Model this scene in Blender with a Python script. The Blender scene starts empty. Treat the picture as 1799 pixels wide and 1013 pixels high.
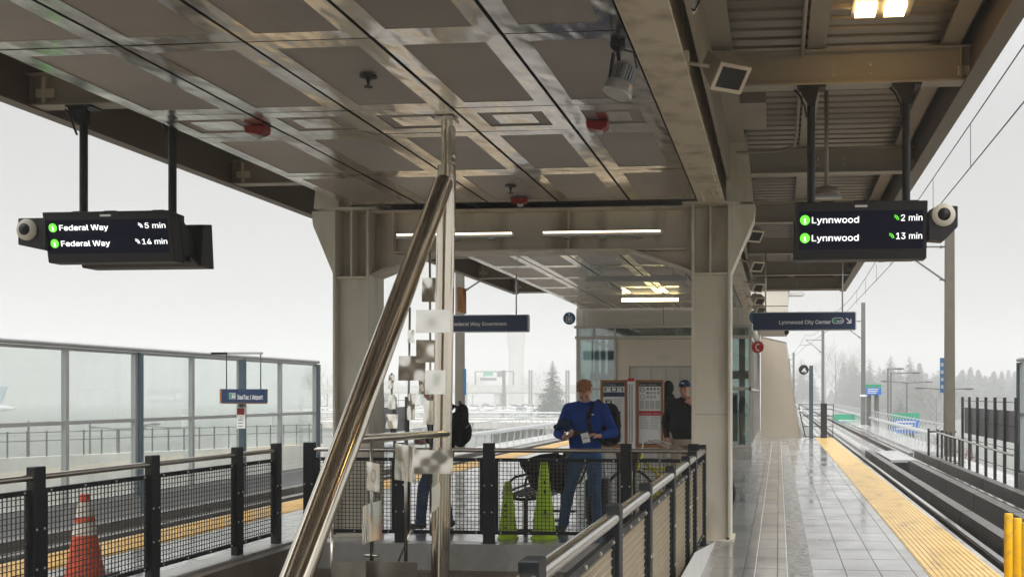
import bpy, bmesh, math, random
from mathutils import Vector, Matrix, Euler
random.seed(7)
C = bpy.context.scene.collection
PI = math.pi
H = 1.57                       # eye height above the platform
# ---------------------------------------------------------------- helpers: survey of the place
_t = math.atan(153/1750); _s, _c = math.sin(_t), math.cos(_t)
def _d(u, v):
    a = (u-1215)/1750
    return (-_s+a*_c, _c+a*_s, (692-v)/1750)
def PY(u, v, Y):
    x, y, z = _d(u, v); t = Y/y
    return Vector((x*t, Y, H+z*t))
def PZ(u, v, Z):
    x, y, z = _d(u, v); t = (Z-H)/z
    return Vector((x*t, y*t, Z))
# ---------------------------------------------------------------- materials
MATS = {}
def mat(name, col, rough=.5, metal=0.0, var=.12, nscale=3.0, bump=0.0, bscale=40.0, emit=None, estr=0,
        trans=0, spec=.5, coat=0, rvar=0.0, stretch=(1, 1, 1), dirt=None, ior=1.45):
    if name in MATS: return MATS[name]
    m = bpy.data.materials.new(name); m.use_nodes = True
    nt = m.node_tree; N = nt.nodes; L = nt.links
    b = N['Principled BSDF']
    b.inputs['Roughness'].default_value = rough; b.inputs['Metallic'].default_value = metal
    b.inputs['IOR'].default_value = ior
    b.inputs['Specular IOR Level'].default_value = spec
    b.inputs['Coat Weight'].default_value = coat; b.inputs['Coat Roughness'].default_value = .05
    if trans: b.inputs['Transmission Weight'].default_value = trans
    tc = N.new('ShaderNodeNewGeometry')
    mp = N.new('ShaderNodeMapping'); mp.inputs['Scale'].default_value = stretch
    L.new(tc.outputs['Position'], mp.inputs['Vector'])
    nz = N.new('ShaderNodeTexNoise'); nz.inputs['Scale'].default_value = nscale; nz.inputs['Detail'].default_value = 6
    L.new(mp.outputs[0], nz.inputs['Vector'])
    mx = N.new('ShaderNodeMix'); mx.data_type = 'RGBA'
    c = list(col[:3])
    mx.inputs['A'].default_value = [max(0, x*(1-var)) for x in c]+[1]
    mx.inputs['B'].default_value = [min(1, x*(1+var)) for x in c]+[1]
    L.new(nz.outputs['Fac'], mx.inputs['Factor'])
    out = mx.outputs['Result']
    if dirt:
        n2 = N.new('ShaderNodeTexNoise'); n2.inputs['Scale'].default_value = dirt[1]; n2.inputs['Detail'].default_value = 8
        L.new(mp.outputs[0], n2.inputs['Vector'])
        r2 = N.new('ShaderNodeValToRGB'); r2.color_ramp.elements[0].position = .5; r2.color_ramp.elements[1].position = .72
        L.new(n2.outputs['Fac'], r2.inputs[0])
        m2 = N.new('ShaderNodeMix'); m2.data_type = 'RGBA'
        L.new(r2.outputs[0], m2.inputs['Factor']); L.new(out, m2.inputs['A']); m2.inputs['B'].default_value = list(dirt[0])+[1]
        out = m2.outputs['Result']
    L.new(out, b.inputs['Base Color'])
    if rvar:
        mr = N.new('ShaderNodeMapRange'); mr.inputs['To Min'].default_value = max(0, rough-rvar); mr.inputs['To Max'].default_value = rough+rvar
        L.new(nz.outputs['Fac'], mr.inputs['Value']); L.new(mr.outputs[0], b.inputs['Roughness'])
    if bump:
        n3 = N.new('ShaderNodeTexNoise'); n3.inputs['Scale'].default_value = bscale; n3.inputs['Detail'].default_value = 4
        L.new(mp.outputs[0], n3.inputs['Vector'])
        bp = N.new('ShaderNodeBump'); bp.inputs['Strength'].default_value = 1; bp.inputs['Distance'].default_value = bump
        L.new(n3.outputs['Fac'], bp.inputs['Height']); L.new(bp.outputs[0], b.inputs['Normal'])
    if emit:
        b.inputs['Emission Color'].default_value = list(emit)+[1]; b.inputs['Emission Strength'].default_value = estr
    MATS[name] = m
    return m
def math_node(nt, op, a, b=None):
    n = nt.nodes.new('ShaderNodeMath'); n.operation = op
    for i, x in enumerate((a, b)):
        if x is None: continue
        if isinstance(x, (int, float)): n.inputs[i].default_value = x
        else: nt.links.new(x, n.inputs[i])
    return n.outputs[0]
def grid_line(nt, coord, period, width, off=0.0):
    """1 on the joint, 0 elsewhere"""
    x = math_node(nt, 'ADD', coord, off+width/2+1000*period)
    x = math_node(nt, 'MODULO', x, period)
    return math_node(nt, 'LESS_THAN', x, width)
def pbase(name):
    m = bpy.data.materials.new(name); m.use_nodes = True
    nt = m.node_tree; b = nt.nodes['Principled BSDF']
    g = nt.nodes.new('ShaderNodeNewGeometry'); s = nt.nodes.new('ShaderNodeSeparateXYZ')
    nt.links.new(g.outputs['Position'], s.inputs[0])
    return m, nt, b, g.outputs['Position'], s
def noise(nt, vec, scale, detail=5, stretch=None):
    if stretch:
        mp = nt.nodes.new('ShaderNodeMapping'); mp.inputs['Scale'].default_value = stretch
        nt.links.new(vec, mp.inputs[0]); vec = mp.outputs[0]
    n = nt.nodes.new('ShaderNodeTexNoise'); n.inputs['Scale'].default_value = scale; n.inputs['Detail'].default_value = detail
    nt.links.new(vec, n.inputs['Vector']); return n.outputs['Fac']
def ramp(nt, f, p0, p1, c0=(0, 0, 0), c1=(1, 1, 1)):
    r = nt.nodes.new('ShaderNodeValToRGB'); e = r.color_ramp.elements
    e[0].position = p0; e[1].position = p1; e[0].color = list(c0)+[1]; e[1].color = list(c1)+[1]
    nt.links.new(f, r.inputs[0]); return r.outputs[0]
def mix(nt, f, a, b):
    n = nt.nodes.new('ShaderNodeMix'); n.data_type = 'RGBA'
    nt.links.new(f, n.inputs['Factor'])
    for k, x in (('A', a), ('B', b)):
        if isinstance(x, (tuple, list)): n.inputs[k].default_value = list(x)+[1]
        else: nt.links.new(x, n.inputs[k])
    return n.outputs['Result']
def bumpn(nt, b, h, dist, strength=1):
    bp = nt.nodes.new('ShaderNodeBump'); bp.inputs['Distance'].default_value = dist; bp.inputs['Strength'].default_value = strength
    nt.links.new(h, bp.inputs['Height']); nt.links.new(bp.outputs[0], b.inputs['Normal'])

def tile_mat():
    m, nt, b, P, s = pbase('wet_platform_tile')
    lx = grid_line(nt, s.outputs[0], .3, .007, .01); ly = grid_line(nt, s.outputs[1], .6, .014)
    ln = math_node(nt, 'MAXIMUM', lx, ly)
    # per-tile tone
    cx = math_node(nt, 'FLOOR', math_node(nt, 'DIVIDE', math_node(nt, 'ADD', s.outputs[0], .01), .3))
    cy = math_node(nt, 'FLOOR', math_node(nt, 'DIVIDE', s.outputs[1], .6))
    cv = nt.nodes.new('ShaderNodeCombineXYZ'); nt.links.new(cx, cv.inputs[0]); nt.links.new(cy, cv.inputs[1])
    wn = nt.nodes.new('ShaderNodeTexWhiteNoise'); nt.links.new(cv.outputs[0], wn.inputs[0])
    n1 = noise(nt, P, 1.3, 6); n2 = noise(nt, P, 9, 6)
    base = ramp(nt, wn.outputs[0], 0, 1, (.42, .41, .40), (.62, .615, .605))
    base = mix(nt, ramp(nt, n1, .35, .7), base, (.40, .39, .38))
    base = mix(nt, ln, base, (.05, .048, .045))
    nt.links.new(base, b.inputs['Base Color'])
    wet = ramp(nt, n1, .42, .66, (.045, .045, .045), (.20, .20, .20))
    r = math_node(nt, 'ADD', wet, math_node(nt, 'MULTIPLY', n2, .10))
    r = math_node(nt, 'ADD', r, math_node(nt, 'MULTIPLY', wn.outputs[0], .05))
    r = math_node(nt, 'ADD', r, math_node(nt, 'MULTIPLY', ln, .5))
    nt.links.new(r, b.inputs['Roughness'])
    b.inputs['IOR'].default_value = 2.0; b.inputs['Metallic'].default_value = .5
    h = math_node(nt, 'ADD', math_node(nt, 'MULTIPLY', ln, -1.0), math_node(nt, 'MULTIPLY', noise(nt, P, 14, 3), .12))
    # every tile is bedded at a slightly different tilt
    tl = math_node(nt, 'MULTIPLY', math_node(nt, 'SUBTRACT', wn.outputs[0], .5), math_node(nt, 'MULTIPLY', math_node(nt, 'FRACT', math_node(nt, 'DIVIDE', s.outputs[1], .6)), 1.6))
    bumpn(nt, b, math_node(nt, 'ADD', h, tl), .003, .8)
    return m
def ripple_mat():
    m, nt, b, P, s = pbase('rippled_guide_tile')
    n1 = noise(nt, P, 26, 3, (.55, 1.5, 1))
    base = ramp(nt, n1, .42, .58, (.17, .165, .16), (.50, .485, .465))
    nt.links.new(base, b.inputs['Base Color']); b.inputs['Roughness'].default_value = .22; b.inputs['IOR'].default_value = 1.6
    bumpn(nt, b, n1, .012)
    return m
def tactile_mat():
    m, nt, b, P, s = pbase('yellow_tactile')
    ly = grid_line(nt, s.outputs[1], .055, .02); sl = grid_line(nt, s.outputs[1], .91, .012)
    n1 = noise(nt, P, 2.5, 6)
    base = ramp(nt, n1, .3, .75, (.74, .47, .13), (.87, .62, .23))
    base = mix(nt, sl, base, (.2, .12, .04))
    base = mix(nt, ramp(nt, noise(nt, P, 5, 7, (1, .35, 1)), .56, .75), base, (.36, .24, .10))
    nt.links.new(base, b.inputs['Base Color']); b.inputs['Roughness'].default_value = .28; b.inputs['IOR'].default_value = 1.5
    bumpn(nt, b, ly, -.004)
    return m
def soffit_mat(perf):
    m, nt, b, P, s = pbase('perforated_soffit' if perf else 'polished_soffit_frame')
    b.inputs['Metallic'].default_value = 1
    if perf:
        # staggered round perforations, 14 mm apart
        fx = math_node(nt, 'SINE', math_node(nt, 'MULTIPLY', math_node(nt, 'ADD', s.outputs[0], s.outputs[1]), 2*PI/.016))
        fy = math_node(nt, 'SINE', math_node(nt, 'MULTIPLY', math_node(nt, 'SUBTRACT', s.outputs[0], s.outputs[1]), 2*PI/.016))
        hole = math_node(nt, 'GREATER_THAN', math_node(nt, 'MULTIPLY', fx, fy), .28)
        n1 = noise(nt, P, .9, 4)
        base = ramp(nt, n1, .3, .7, (.50, .455, .425), (.64, .59, .555))
        base = mix(nt, hole, base, (.02, .018, .017))
        b.inputs['Roughness'].default_value = .55; b.inputs['Metallic'].default_value = .75
        nt.links.new(base, b.inputs['Base Color'])
    else:
        n1 = noise(nt, P, 1.1, 3, (1.6, .8, 1)); n2 = noise(nt, P, 5, 4)
        base = ramp(nt, n2, .3, .75, (.62, .58, .53), (.84, .80, .735))
        nt.links.new(base, b.inputs['Base Color']); b.inputs['Roughness'].default_value = .19
        bumpn(nt, b, math_node(nt, 'ADD', n1, math_node(nt, 'MULTIPLY', noise(nt, P, 3.2, 1), .06)), .05)
    return m
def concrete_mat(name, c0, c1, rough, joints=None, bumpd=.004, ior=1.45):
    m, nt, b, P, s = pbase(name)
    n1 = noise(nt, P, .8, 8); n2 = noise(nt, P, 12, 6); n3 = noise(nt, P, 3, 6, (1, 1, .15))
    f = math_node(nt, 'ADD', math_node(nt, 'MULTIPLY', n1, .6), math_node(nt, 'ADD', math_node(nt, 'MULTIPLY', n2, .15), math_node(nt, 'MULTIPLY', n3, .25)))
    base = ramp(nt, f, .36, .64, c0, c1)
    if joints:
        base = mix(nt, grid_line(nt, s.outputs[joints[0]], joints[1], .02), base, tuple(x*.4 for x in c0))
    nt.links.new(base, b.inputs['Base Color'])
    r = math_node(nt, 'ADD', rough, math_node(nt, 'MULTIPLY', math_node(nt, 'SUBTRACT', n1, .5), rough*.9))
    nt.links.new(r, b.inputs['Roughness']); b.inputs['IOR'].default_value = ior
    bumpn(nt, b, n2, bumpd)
    return m
def glass_mat(name, tint=(.82, .88, .86), gloss=.12, dirt=.1, cap=.6):
    m = bpy.data.materials.new(name); m.use_nodes = True; nt = m.node_tree; nt.nodes.clear()
    o = nt.nodes.new('ShaderNodeOutputMaterial')
    t = nt.nodes.new('ShaderNodeBsdfTransparent'); t.inputs[0].default_value = list(tint)+[1]
    g = nt.nodes.new('ShaderNodeBsdfGlossy'); g.inputs['Roughness'].default_value = .04; g.inputs[0].default_value = (.9, .93, .92, 1)
    d = nt.nodes.new('ShaderNodeBsdfTranslucent'); d.inputs[0].default_value = (.72, .76, .74, 1)
    lw = nt.nodes.new('ShaderNodeFresnel'); lw.inputs[0].default_value = 1.5
    ge = nt.nodes.new('ShaderNodeNewGeometry')
    nz = noise(nt, ge.outputs['Position'], 2.2, 7, (1, 1, .6))
    f = math_node(nt, 'MULTIPLY', ramp(nt, nz, .35, .75), dirt*2)
    a = nt.nodes.new('ShaderNodeMixShader'); nt.links.new(f, a.inputs[0]); nt.links.new(t.outputs[0], a.inputs[1]); nt.links.new(d.outputs[0], a.inputs[2])
    b = nt.nodes.new('ShaderNodeMixShader')
    ff = math_node(nt, 'MINIMUM', math_node(nt, 'ADD', lw.outputs[0], gloss-.04), cap)
    nt.links.new(ff, b.inputs[0]); nt.links.new(a.outputs[0], b.inputs[1]); nt.links.new(g.outputs[0], b.inputs[2])
    nt.links.new(b.outputs[0], o.inputs[0])
    return m
M = {}
M['tile'] = tile_mat(); M['ripple'] = ripple_mat(); M['tactile'] = tactile_mat()
M['perf'] = soffit_mat(True); M['frame'] = soffit_mat(False)
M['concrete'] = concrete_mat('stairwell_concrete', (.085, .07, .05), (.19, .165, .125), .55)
M['kerb'] = concrete_mat('wet_kerb_concrete', (.26, .25, .23), (.42, .41, .385), .3, ior=1.6)
M['track'] = concrete_mat('track_slab', (.15, .145, .14), (.30, .29, .28), .16, ior=1.9)
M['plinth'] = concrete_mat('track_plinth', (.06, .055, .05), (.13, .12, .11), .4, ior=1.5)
M['deck'] = concrete_mat('wet_guideway_deck', (.32, .32, .31), (.50, .495, .49), .14, (1, 3.0), ior=1.75)
M['plainwall'] = concrete_mat('tan_end_wall', (.40, .345, .27), (.46, .40, .32), .6, None, .0015)
M['barrier'] = concrete_mat('far_concrete', (.42, .41, .38), (.60, .59, .56), .7)
M['asphalt'] = concrete_mat('wet_asphalt', (.04, .04, .042), (.09, .09, .09), .35)
M['grass'] = mat('grass_field', (.085, .125, .04), .8, var=.4, nscale=.3)
M['ground'] = mat('airport_ground', (.11, .12, .10), .6, var=.45, nscale=.02, dirt=((.05, .07, .035), .01))
M['steel'] = mat('taupe_paint', (.37, .335, .28), .48, var=.07, nscale=2, bump=.0006, bscale=60, dirt=((.33, .29, .23), 1.5))
M['steel_light'] = mat('light_taupe_paint', (.70, .655, .55), .42, var=.05, nscale=2, stretch=(1, 1, .25), dirt=((.50, .44, .33), 3.5))
M['reflclad'] = mat('reflection_block_brown', (.20, .15, .10), .6, var=.15, nscale=1.2)  # brown of the added block behind the viewer, mirrored in the steel
M['plate_dark_refl'] = mat('plate_dark_reflection', (.30, .27, .23), .3, .9, var=.2, nscale=5)  # dark reflected concrete put into the colour of the lowest polished plates
M['steel_mid'] = mat('mid_taupe_paint', (.69, .61, .50), .45, var=.06, nscale=2, dirt=((.40, .33, .25), 4), stretch=(1, 1, .3))
M['deckmetal'] = mat('corrugated_deck', (.30, .265, .225), .42, .25, var=.16, nscale=2.5, stretch=(.4, 2, 1))
M['fascia'] = mat('fascia_paint', (.20, .172, .145), .5, var=.1, nscale=2)
M['dark'] = mat('dark_gap', (.012, .011, .011), .7)
M['black'] = mat('black_powder_coat', (.005, .007, .009), .5, var=.3, nscale=5, rvar=.1)
M['blackplastic'] = mat('black_housing', (.008, .007, .008), .5, var=.3, nscale=8)
M['inox'] = mat('brushed_stainless', (.56, .53, .49), .23, 1, var=.12, nscale=14, stretch=(1, 1, .06), rvar=.06)
M['inox_warm'] = mat('warm_stainless', (.68, .61, .51), .13, 1, var=.06, nscale=5, rvar=.03, bump=.0012, bscale=9)
M['mirror'] = mat('polished_plate', (.90, .87, .80), .15, 1, var=.05, nscale=5)
M['rail'] = mat('rail_steel', (.62, .60, .57), .2, 1, var=.2, nscale=8, stretch=(1, .2, 1))
M['railweb'] = mat('rusty_rail_web', (.07, .05, .04), .7, .3)
M['wire'] = mat('backlit_woven_wire', (.07, .065, .055), .4, .6)  # railing wire darkened in colour, as seen against the bright background
M['wire_tan'] = mat('lit_woven_wire', (.46, .39, .28), .45, .35)  # lit tan copy of the same railing wire
M['bolt'] = mat('bolt_heads', (.62, .6, .57), .3, 1)
M['alu'] = mat('grey_aluminium', (.42, .43, .435), .4, .7, var=.12)
M['mullion'] = mat('window_mullion', (.40, .385, .35), .4, .3)
M['bluepost'] = mat('blue_grey_post', (.055, .085, .105), .45)
M['glass'] = glass_mat('windscreen_glass', (.955, .975, .965), .0, .015, cap=.22)
M['glass2'] = glass_mat('cabin_glass', (.50, .60, .58), .22, .03)
M['panel'] = mat('headhouse_panel', (.54, .51, .45), .5, var=.07)
M['cladding'] = mat('warm_cladding', (.62, .55, .46), .5, var=.07, nscale=1.5)
M['door'] = mat('brushed_door', (.42, .40, .365), .32, .6, var=.1, nscale=3, stretch=(1, 1, .2))
M['screen'] = mat('display_screen', (.003, .003, .006), .35, emit=(.01, .012, .05), estr=.1, var=.5, spec=.15)
M['white_led'] = mat('lit_white_lettering', (.8, .8, .8), .5, emit=(1, 1, 1), estr=1.0)
M['green_led'] = mat('lit_green_disc', (.1, .6, .05), .5, emit=(.15, .85, .04), estr=.8)
M['navy'] = mat('navy_sign', (.012, .030, .085), .35, var=.1)
M['white'] = mat('white_lettering', (.80, .80, .78), .5, var=.03)
M['paper'] = mat('white_poster', (.86, .86, .84), .5, var=.03)
M['greyprint'] = mat('grey_print', (.35, .36, .36), .5); M['blackprint'] = mat('black_print', (.02, .02, .022), .4)
M['red'] = mat('red_paint', (.50, .02, .018), .4); M['darkred'] = mat('dark_red_housing', (.30, .018, .012), .4)
M['wood'] = mat('orange_brown_frame', (.32, .13, .045), .45, var=.2, nscale=6, stretch=(1, 1, .2))
M['copper'] = mat('copper_plate', (.36, .17, .06), .3, .6)
M['blue'] = mat('blue_sign', (.02, .10, .22), .4); M['skyblue'] = mat('highway_blue', (.03, .16, .55), .5); M['green'] = mat('highway_green', (.01, .32, .17), .5)
M['lit'] = mat('lit_led_strip', (.9, .85, .7), .5, emit=(1, .80, .55), estr=3.2)
M['lit_warm'] = mat('lit_warm_lamp', (.9, .7, .4), .5, emit=(1, .60, .2), estr=7)
M['lit_yellow'] = mat('lit_yellow_tube', (.9, .85, .5), .5, emit=(1, .85, .42), estr=8)
M['lens'] = mat('frosted_lens', (.55, .56, .56), .25)
M['lime'] = mat('lime_plastic', (.50, .73, .02), .5, var=.15, nscale=8, dirt=((.27, .36, .05), 7))
M['orange'] = mat('orange_plastic', (.62, .07, .018), .5, var=.2, nscale=10, dirt=((.30, .05, .03), 14))
M['cream'] = mat('cream_reflective', (.62, .58, .50), .5, var=.1, nscale=10)
M['yellow'] = mat('yellow_post_plastic', (.90, .50, .0), .45, var=.1, nscale=9, dirt=((.55, .33, .05), 16))
M['skin'] = mat('skin', (.66, .36, .27), .5, var=.12, nscale=14, bump=.0006, bscale=150)
M['skin2'] = mat('ruddy_skin', (.48, .24, .17), .5, var=.14, nscale=14)
M['hair'] = mat('red_brown_hair', (.36, .155, .065), .55, var=.5, nscale=60, bump=.006, bscale=55)
M['hair2'] = mat('dark_hair', (.03, .022, .018), .6, var=.4, nscale=40)
M['bluesweater'] = mat('blue_knit', (.010, .05, .26), .85, var=.16, nscale=12, bump=.022, bscale=9, spec=.2, stretch=(1, 1, .45))
M['denim'] = mat('blue_denim', (.045, .11, .24), .85, var=.35, nscale=9, bump=.016, bscale=14, spec=.2)
M['navycloth'] = mat('navy_jacket', (.012, .028, .075), .75, var=.3, nscale=9, bump=.003, bscale=30, spec=.25)
M['blackcloth'] = mat('black_cloth', (.009, .009, .011), .8, var=.4, nscale=9, bump=.02, bscale=10, spec=.25)
M['khaki'] = mat('khaki_trousers', (.30, .245, .175), .85, var=.2, nscale=8, bump=.016, bscale=12)
M['shoe'] = mat('dark_shoe_leather', (.03, .026, .024), .5)
M['bark'] = mat('bark', (.07, .055, .04), .9); M['conifer'] = mat('conifer_needles', (.022, .04, .018), .85, var=.5, nscale=1.5)
M['twig'] = mat('bare_twigs', (.11, .085, .07), .9); M['blossom'] = mat('pink_twigs', (.36, .19, .17), .9)
M['pole'] = mat('galvanised_mast', (.14, .14, .13), .5, .4, var=.2)
M['mastbrown'] = mat('weathered_mast', (.115, .10, .075), .6, .2, var=.3)
M['galv'] = mat('galvanised_rail', (.55, .57, .58), .35, .6, var=.12)
M['carwhite'] = mat('white_car_paint', (.7, .7, .7), .25); M['cardark'] = mat('dark_car_paint', (.03, .035, .045), .25)
M['carred'] = mat('red_car_paint', (.35, .02, .02), .25); M['carglass'] = mat('car_window', (.02, .025, .03), .1); M['tyre'] = mat('tyre_rubber', (.02, .02, .02), .8)
M['bikeyellow'] = mat('yellow_bike_paint', (.62, .60, .03), .4); M['wicker'] = mat('brown_wicker', (.11, .055, .03), .8, var=.6, nscale=60, bump=.01, bscale=60)
M['plane'] = mat('aircraft_white', (.7, .72, .74), .4); M['planeblue'] = mat('aircraft_blue', (.25, .38, .45), .4)
M['screenfab'] = mat('dark_mesh_screen', (.13, .13, .14), .7); M['skinny_white'] = mat('white_mesh_sheet', (.7, .69, .66), .5, bump=.004, bscale=60)

# ---------------------------------------------------------------- mesh builder
class MB:
    def __init__(s): s.v = []; s.f = []; s.sm = []
    def add(s, vs, fs, smooth=False):
        o = len(s.v); s.v += [tuple(p) for p in vs]
        for f in fs: s.f.append(tuple(i+o for i in f)); s.sm.append(smooth)
        return s
    def box(s, x0, x1, y0, y1, z0, z1):
        v = [(x, y, z) for z in (z0, z1) for y in (y0, y1) for x in (x0, x1)]
        return s.add(v, [(0, 2, 3, 1), (4, 5, 7, 6), (0, 1, 5, 4), (2, 6, 7, 3), (0, 4, 6, 2), (1, 3, 7, 5)])
    def obox(s, c, r, u, hx, hy, hz):
        """oriented box: centre c, right r, up u; half sizes along right, normal (r x u), up"""
        c = Vector(c); r = Vector(r).normalized(); u = Vector(u).normalized(); n = r.cross(u)
        v = [c+r*(a*hx)+n*(b*hy)+u*(d*hz) for d in (-1, 1) for b in (-1, 1) for a in (-1, 1)]
        return s.add(v, [(0, 1, 3, 2), (4, 6, 7, 5), (0, 4, 5, 1), (2, 3, 7, 6), (0, 2, 6, 4), (1, 5, 7, 3)])
    def tube(s, pts, r, n=10, cap=True, smooth=True):
        pts = [Vector(p) for p in pts]; rs = r if isinstance(r, (list, tuple)) else [r]*len(pts)
        t0 = (pts[1]-pts[0]).normalized(); a = Vector((0, 0, 1)) if abs(t0.z) < .9 else Vector((1, 0, 0))
        nrm = t0.cross(a).normalized(); vs = []; k = len(pts)
        for i, p in enumerate(pts):
            t = ((pts[min(i+1, k-1)]-p).normalized() + (p-pts[max(i-1, 0)]).normalized())
            t = t.normalized() if t.length > 1e-6 else t0
            nrm = (nrm - t*nrm.dot(t)).normalized(); bn = t.cross(nrm)
            for j in range(n):
                an = 2*PI*j/n; vs.append(p+(nrm*math.cos(an)+bn*math.sin(an))*rs[i])
        fs = [(i*n+j, i*n+(j+1) % n, (i+1)*n+(j+1) % n, (i+1)*n+j) for i in range(k-1) for j in range(n)]
        s.add(vs, fs, smooth)
        if cap:
            s.add(vs[:n], [tuple(reversed(range(n)))]); s.add(vs[-n:], [tuple(range(n))])
        return s
    def bar(s, p0, p1, w, h, up=(0, 0, 1)):
        p0 = Vector(p0); p1 = Vector(p1); d = p1-p0; L = d.length; d.normalize(); up = Vector(up)
        side = d.cross(up).normalized(); u = side.cross(d).normalized()
        v = [p+side*(a*w/2)+u*(b*h/2) for p in (p0, p1) for b in (-1, 1) for a in (-1, 1)]
        return s.add(v, [(0, 1, 3, 2), (4, 6, 7, 5), (0, 4, 5, 1), (2, 3, 7, 6), (0, 2, 6, 4), (1, 5, 7, 3)])
    def prism(s, poly, axis, a0, a1):
        """poly in the plane normal to axis ('x': (y,z), 'y': (x,z), 'z': (x,y))"""
        def P(p, a): return {'x': (a, p[0], p[1]), 'y': (p[0], a, p[1]), 'z': (p[0], p[1], a)}[axis]
        n = len(poly); v = [P(p, a0) for p in poly]+[P(p, a1) for p in poly]
        return s.add(v, [tuple(range(n)), tuple(reversed(range(n, 2*n)))]+[(i, i+n, (i+1) % n+n, (i+1) % n) for i in range(n)])
    def lathe(s, prof, c=(0, 0, 0), n=16, ax='z', smooth=True):
        vs = []; c = Vector(c)
        for r, z in prof:
            for j in range(n):
                a = 2*PI*j/n; x, y = r*math.cos(a), r*math.sin(a)
                vs.append(c+Vector({'z': (x, y, z), 'y': (x, z, y), 'x': (z, x, y)}[ax]))
        k = len(prof)
        return s.add(vs, [(i*n+j, i*n+(j+1) % n, (i+1)*n+(j+1) % n, (i+1)*n+j) for i in range(k-1) for j in range(n)], smooth)
    def ball(s, c, r, n=12, m=8, rot=None):
        rr = (r, r, r) if isinstance(r, (int, float)) else r; c = Vector(c); vs = []
        for i in range(m+1):
            th = PI*i/m
            for j in range(n):
                ph = 2*PI*j/n
                p = Vector((rr[0]*math.sin(th)*math.cos(ph), rr[1]*math.sin(th)*math.sin(ph), rr[2]*math.cos(th)))
                if rot: p = rot @ p
                vs.append(c+p)
        return s.add(vs, [(i*n+j, (i+1)*n+j, (i+1)*n+(j+1) % n, i*n+(j+1) % n) for i in range(m) for j in range(n)], True)
    def sheet(s, x0, x1, y0, y1, z, nx=1, ny=1):
        vs = [(x0+(x1-x0)*i/nx, y0+(y1-y0)*j/ny, z) for j in range(ny+1) for i in range(nx+1)]
        return s.add(vs, [(j*(nx+1)+i, j*(nx+1)+i+1, (j+1)*(nx+1)+i+1, (j+1)*(nx+1)+i) for j in range(ny) for i in range(nx)])
    def mesh(s, name):
        me = bpy.data.meshes.new(name); me.from_pydata(s.v, [], s.f); me.polygons.foreach_set('use_smooth', s.sm)
        bm = bmesh.new(); bm.from_mesh(me); bmesh.ops.remove_doubles(bm, verts=bm.verts, dist=1e-6)
        bmesh.ops.recalc_face_normals(bm, faces=bm.faces)
        for e in bm.edges:
            if len(e.link_faces) == 2 and e.calc_face_angle() > .75: e.smooth = False
        bm.to_mesh(me); bm.free(); me.update()
        return me
    def build(s, name, m, parent=None, bevel=0, w=True):
        """w: the coordinates are world ones; they are made local to the thing the part belongs to"""
        me = s.mesh(name)
        if bevel:
            bm = bmesh.new(); bm.from_mesh(me)
            es = [e for e in bm.edges if len(e.link_faces) == 2 and e.calc_face_angle() > .5]
            bmesh.ops.bevel(bm, geom=es, offset=bevel, segments=1, affect='EDGES'); bm.to_mesh(me); bm.free()
        me.materials.append(m)
        o = bpy.data.objects.new(name, me); C.objects.link(o)
        if parent is not None:
            o.parent = parent
            if w:
                r = parent
                while r.parent: r = r.parent
                me.transform(Matrix.Translation(-r.location))
        return o
def thing(name, label, cat, loc=(0, 0, 0), rz=0, group=None):
    o = bpy.data.objects.new(name, None); C.objects.link(o); o.location = loc; o.rotation_euler = (0, 0, rz)
    o.empty_display_size = .1
    o['label'] = label; o['category'] = cat
    if group: o['group'] = group
    return o
def tag(o, label, cat, group=None):
    o['label'] = label; o['category'] = cat
    if group: o['group'] = group
    return o
def setting(o, kind='structure'): o['kind'] = kind; return o
def copy_tree(o, parent=None):
    c = o.copy(); C.objects.link(c); c.parent = parent
    for ch in list(o.children): copy_tree(ch, c)
    return c
FONT = None
try:
    import os
    _fp = os.path.join(bpy.utils.system_resource('DATAFILES'), 'fonts', 'Inter.woff2')
    if os.path.exists(_fp): FONT = bpy.data.fonts.load(_fp)
except Exception: FONT = None
def text(s, size, org, m, parent, right=(1, 0, 0), up=(0, 0, 1), align='LEFT', bold=0.0, name='lettering', sx=1.0, w=True, extra=None):
    cu = bpy.data.curves.new('t', 'FONT'); cu.body = s; cu.font = FONT or cu.font; cu.size = size; cu.align_x = align; cu.resolution_u = 3
    cu.extrude = .0006
    ob = bpy.data.objects.new('t', cu); C.objects.link(ob)
    dg = bpy.context.evaluated_depsgraph_get(); me = bpy.data.meshes.new_from_object(ob.evaluated_get(dg))
    bpy.data.objects.remove(ob); bpy.data.curves.remove(cu)
    R = Vector(right).normalized(); U = Vector(up).normalized(); Nn = R.cross(U); O = Vector(org)
    mt = Matrix(((R.x*sx, U.x, Nn.x, O.x), (R.y*sx, U.y, Nn.y, O.y), (R.z*sx, U.z, Nn.z, O.z), (0, 0, 0, 1)))
    if bold:
        vs = [v.co.copy() for v in me.vertices]; fs = [tuple(p.vertices) for p in me.polygons]; mb = MB(); d_ = bold*size
        for k_, (ox, oy) in enumerate(((0, 0), (d_, 0), (-d_, 0), (0, d_), (0, -d_), (d_*.7, d_*.7), (-d_*.7, -d_*.7), (d_*.7, -d_*.7), (-d_*.7, d_*.7))):
            mb.add([(v.x+ox, v.y+oy, v.z+k_*.00008) for v in vs], fs)
        bpy.data.meshes.remove(me); me = bpy.data.meshes.new(name); me.from_pydata(mb.v, [], mb.f)
    me.transform(mt); me.name = name
    if extra:
        mb = MB(); mb.add([tuple(v.co) for v in me.vertices], [tuple(p.vertices) for p in me.polygons]); mb.v += []; 
        o2 = len(mb.v); mb.add(extra.v, extra.f)
        bpy.data.meshes.remove(me); me = mb.mesh(name)
    me.materials.clear(); me.materials.append(m)
    o = bpy.data.objects.new(name, me); C.objects.link(o)
    if parent is not None:
        o.parent = parent
        if w:
            r = parent
            while r.parent: r = r.parent
            me.transform(Matrix.Translation(-r.location))
    return o
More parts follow.
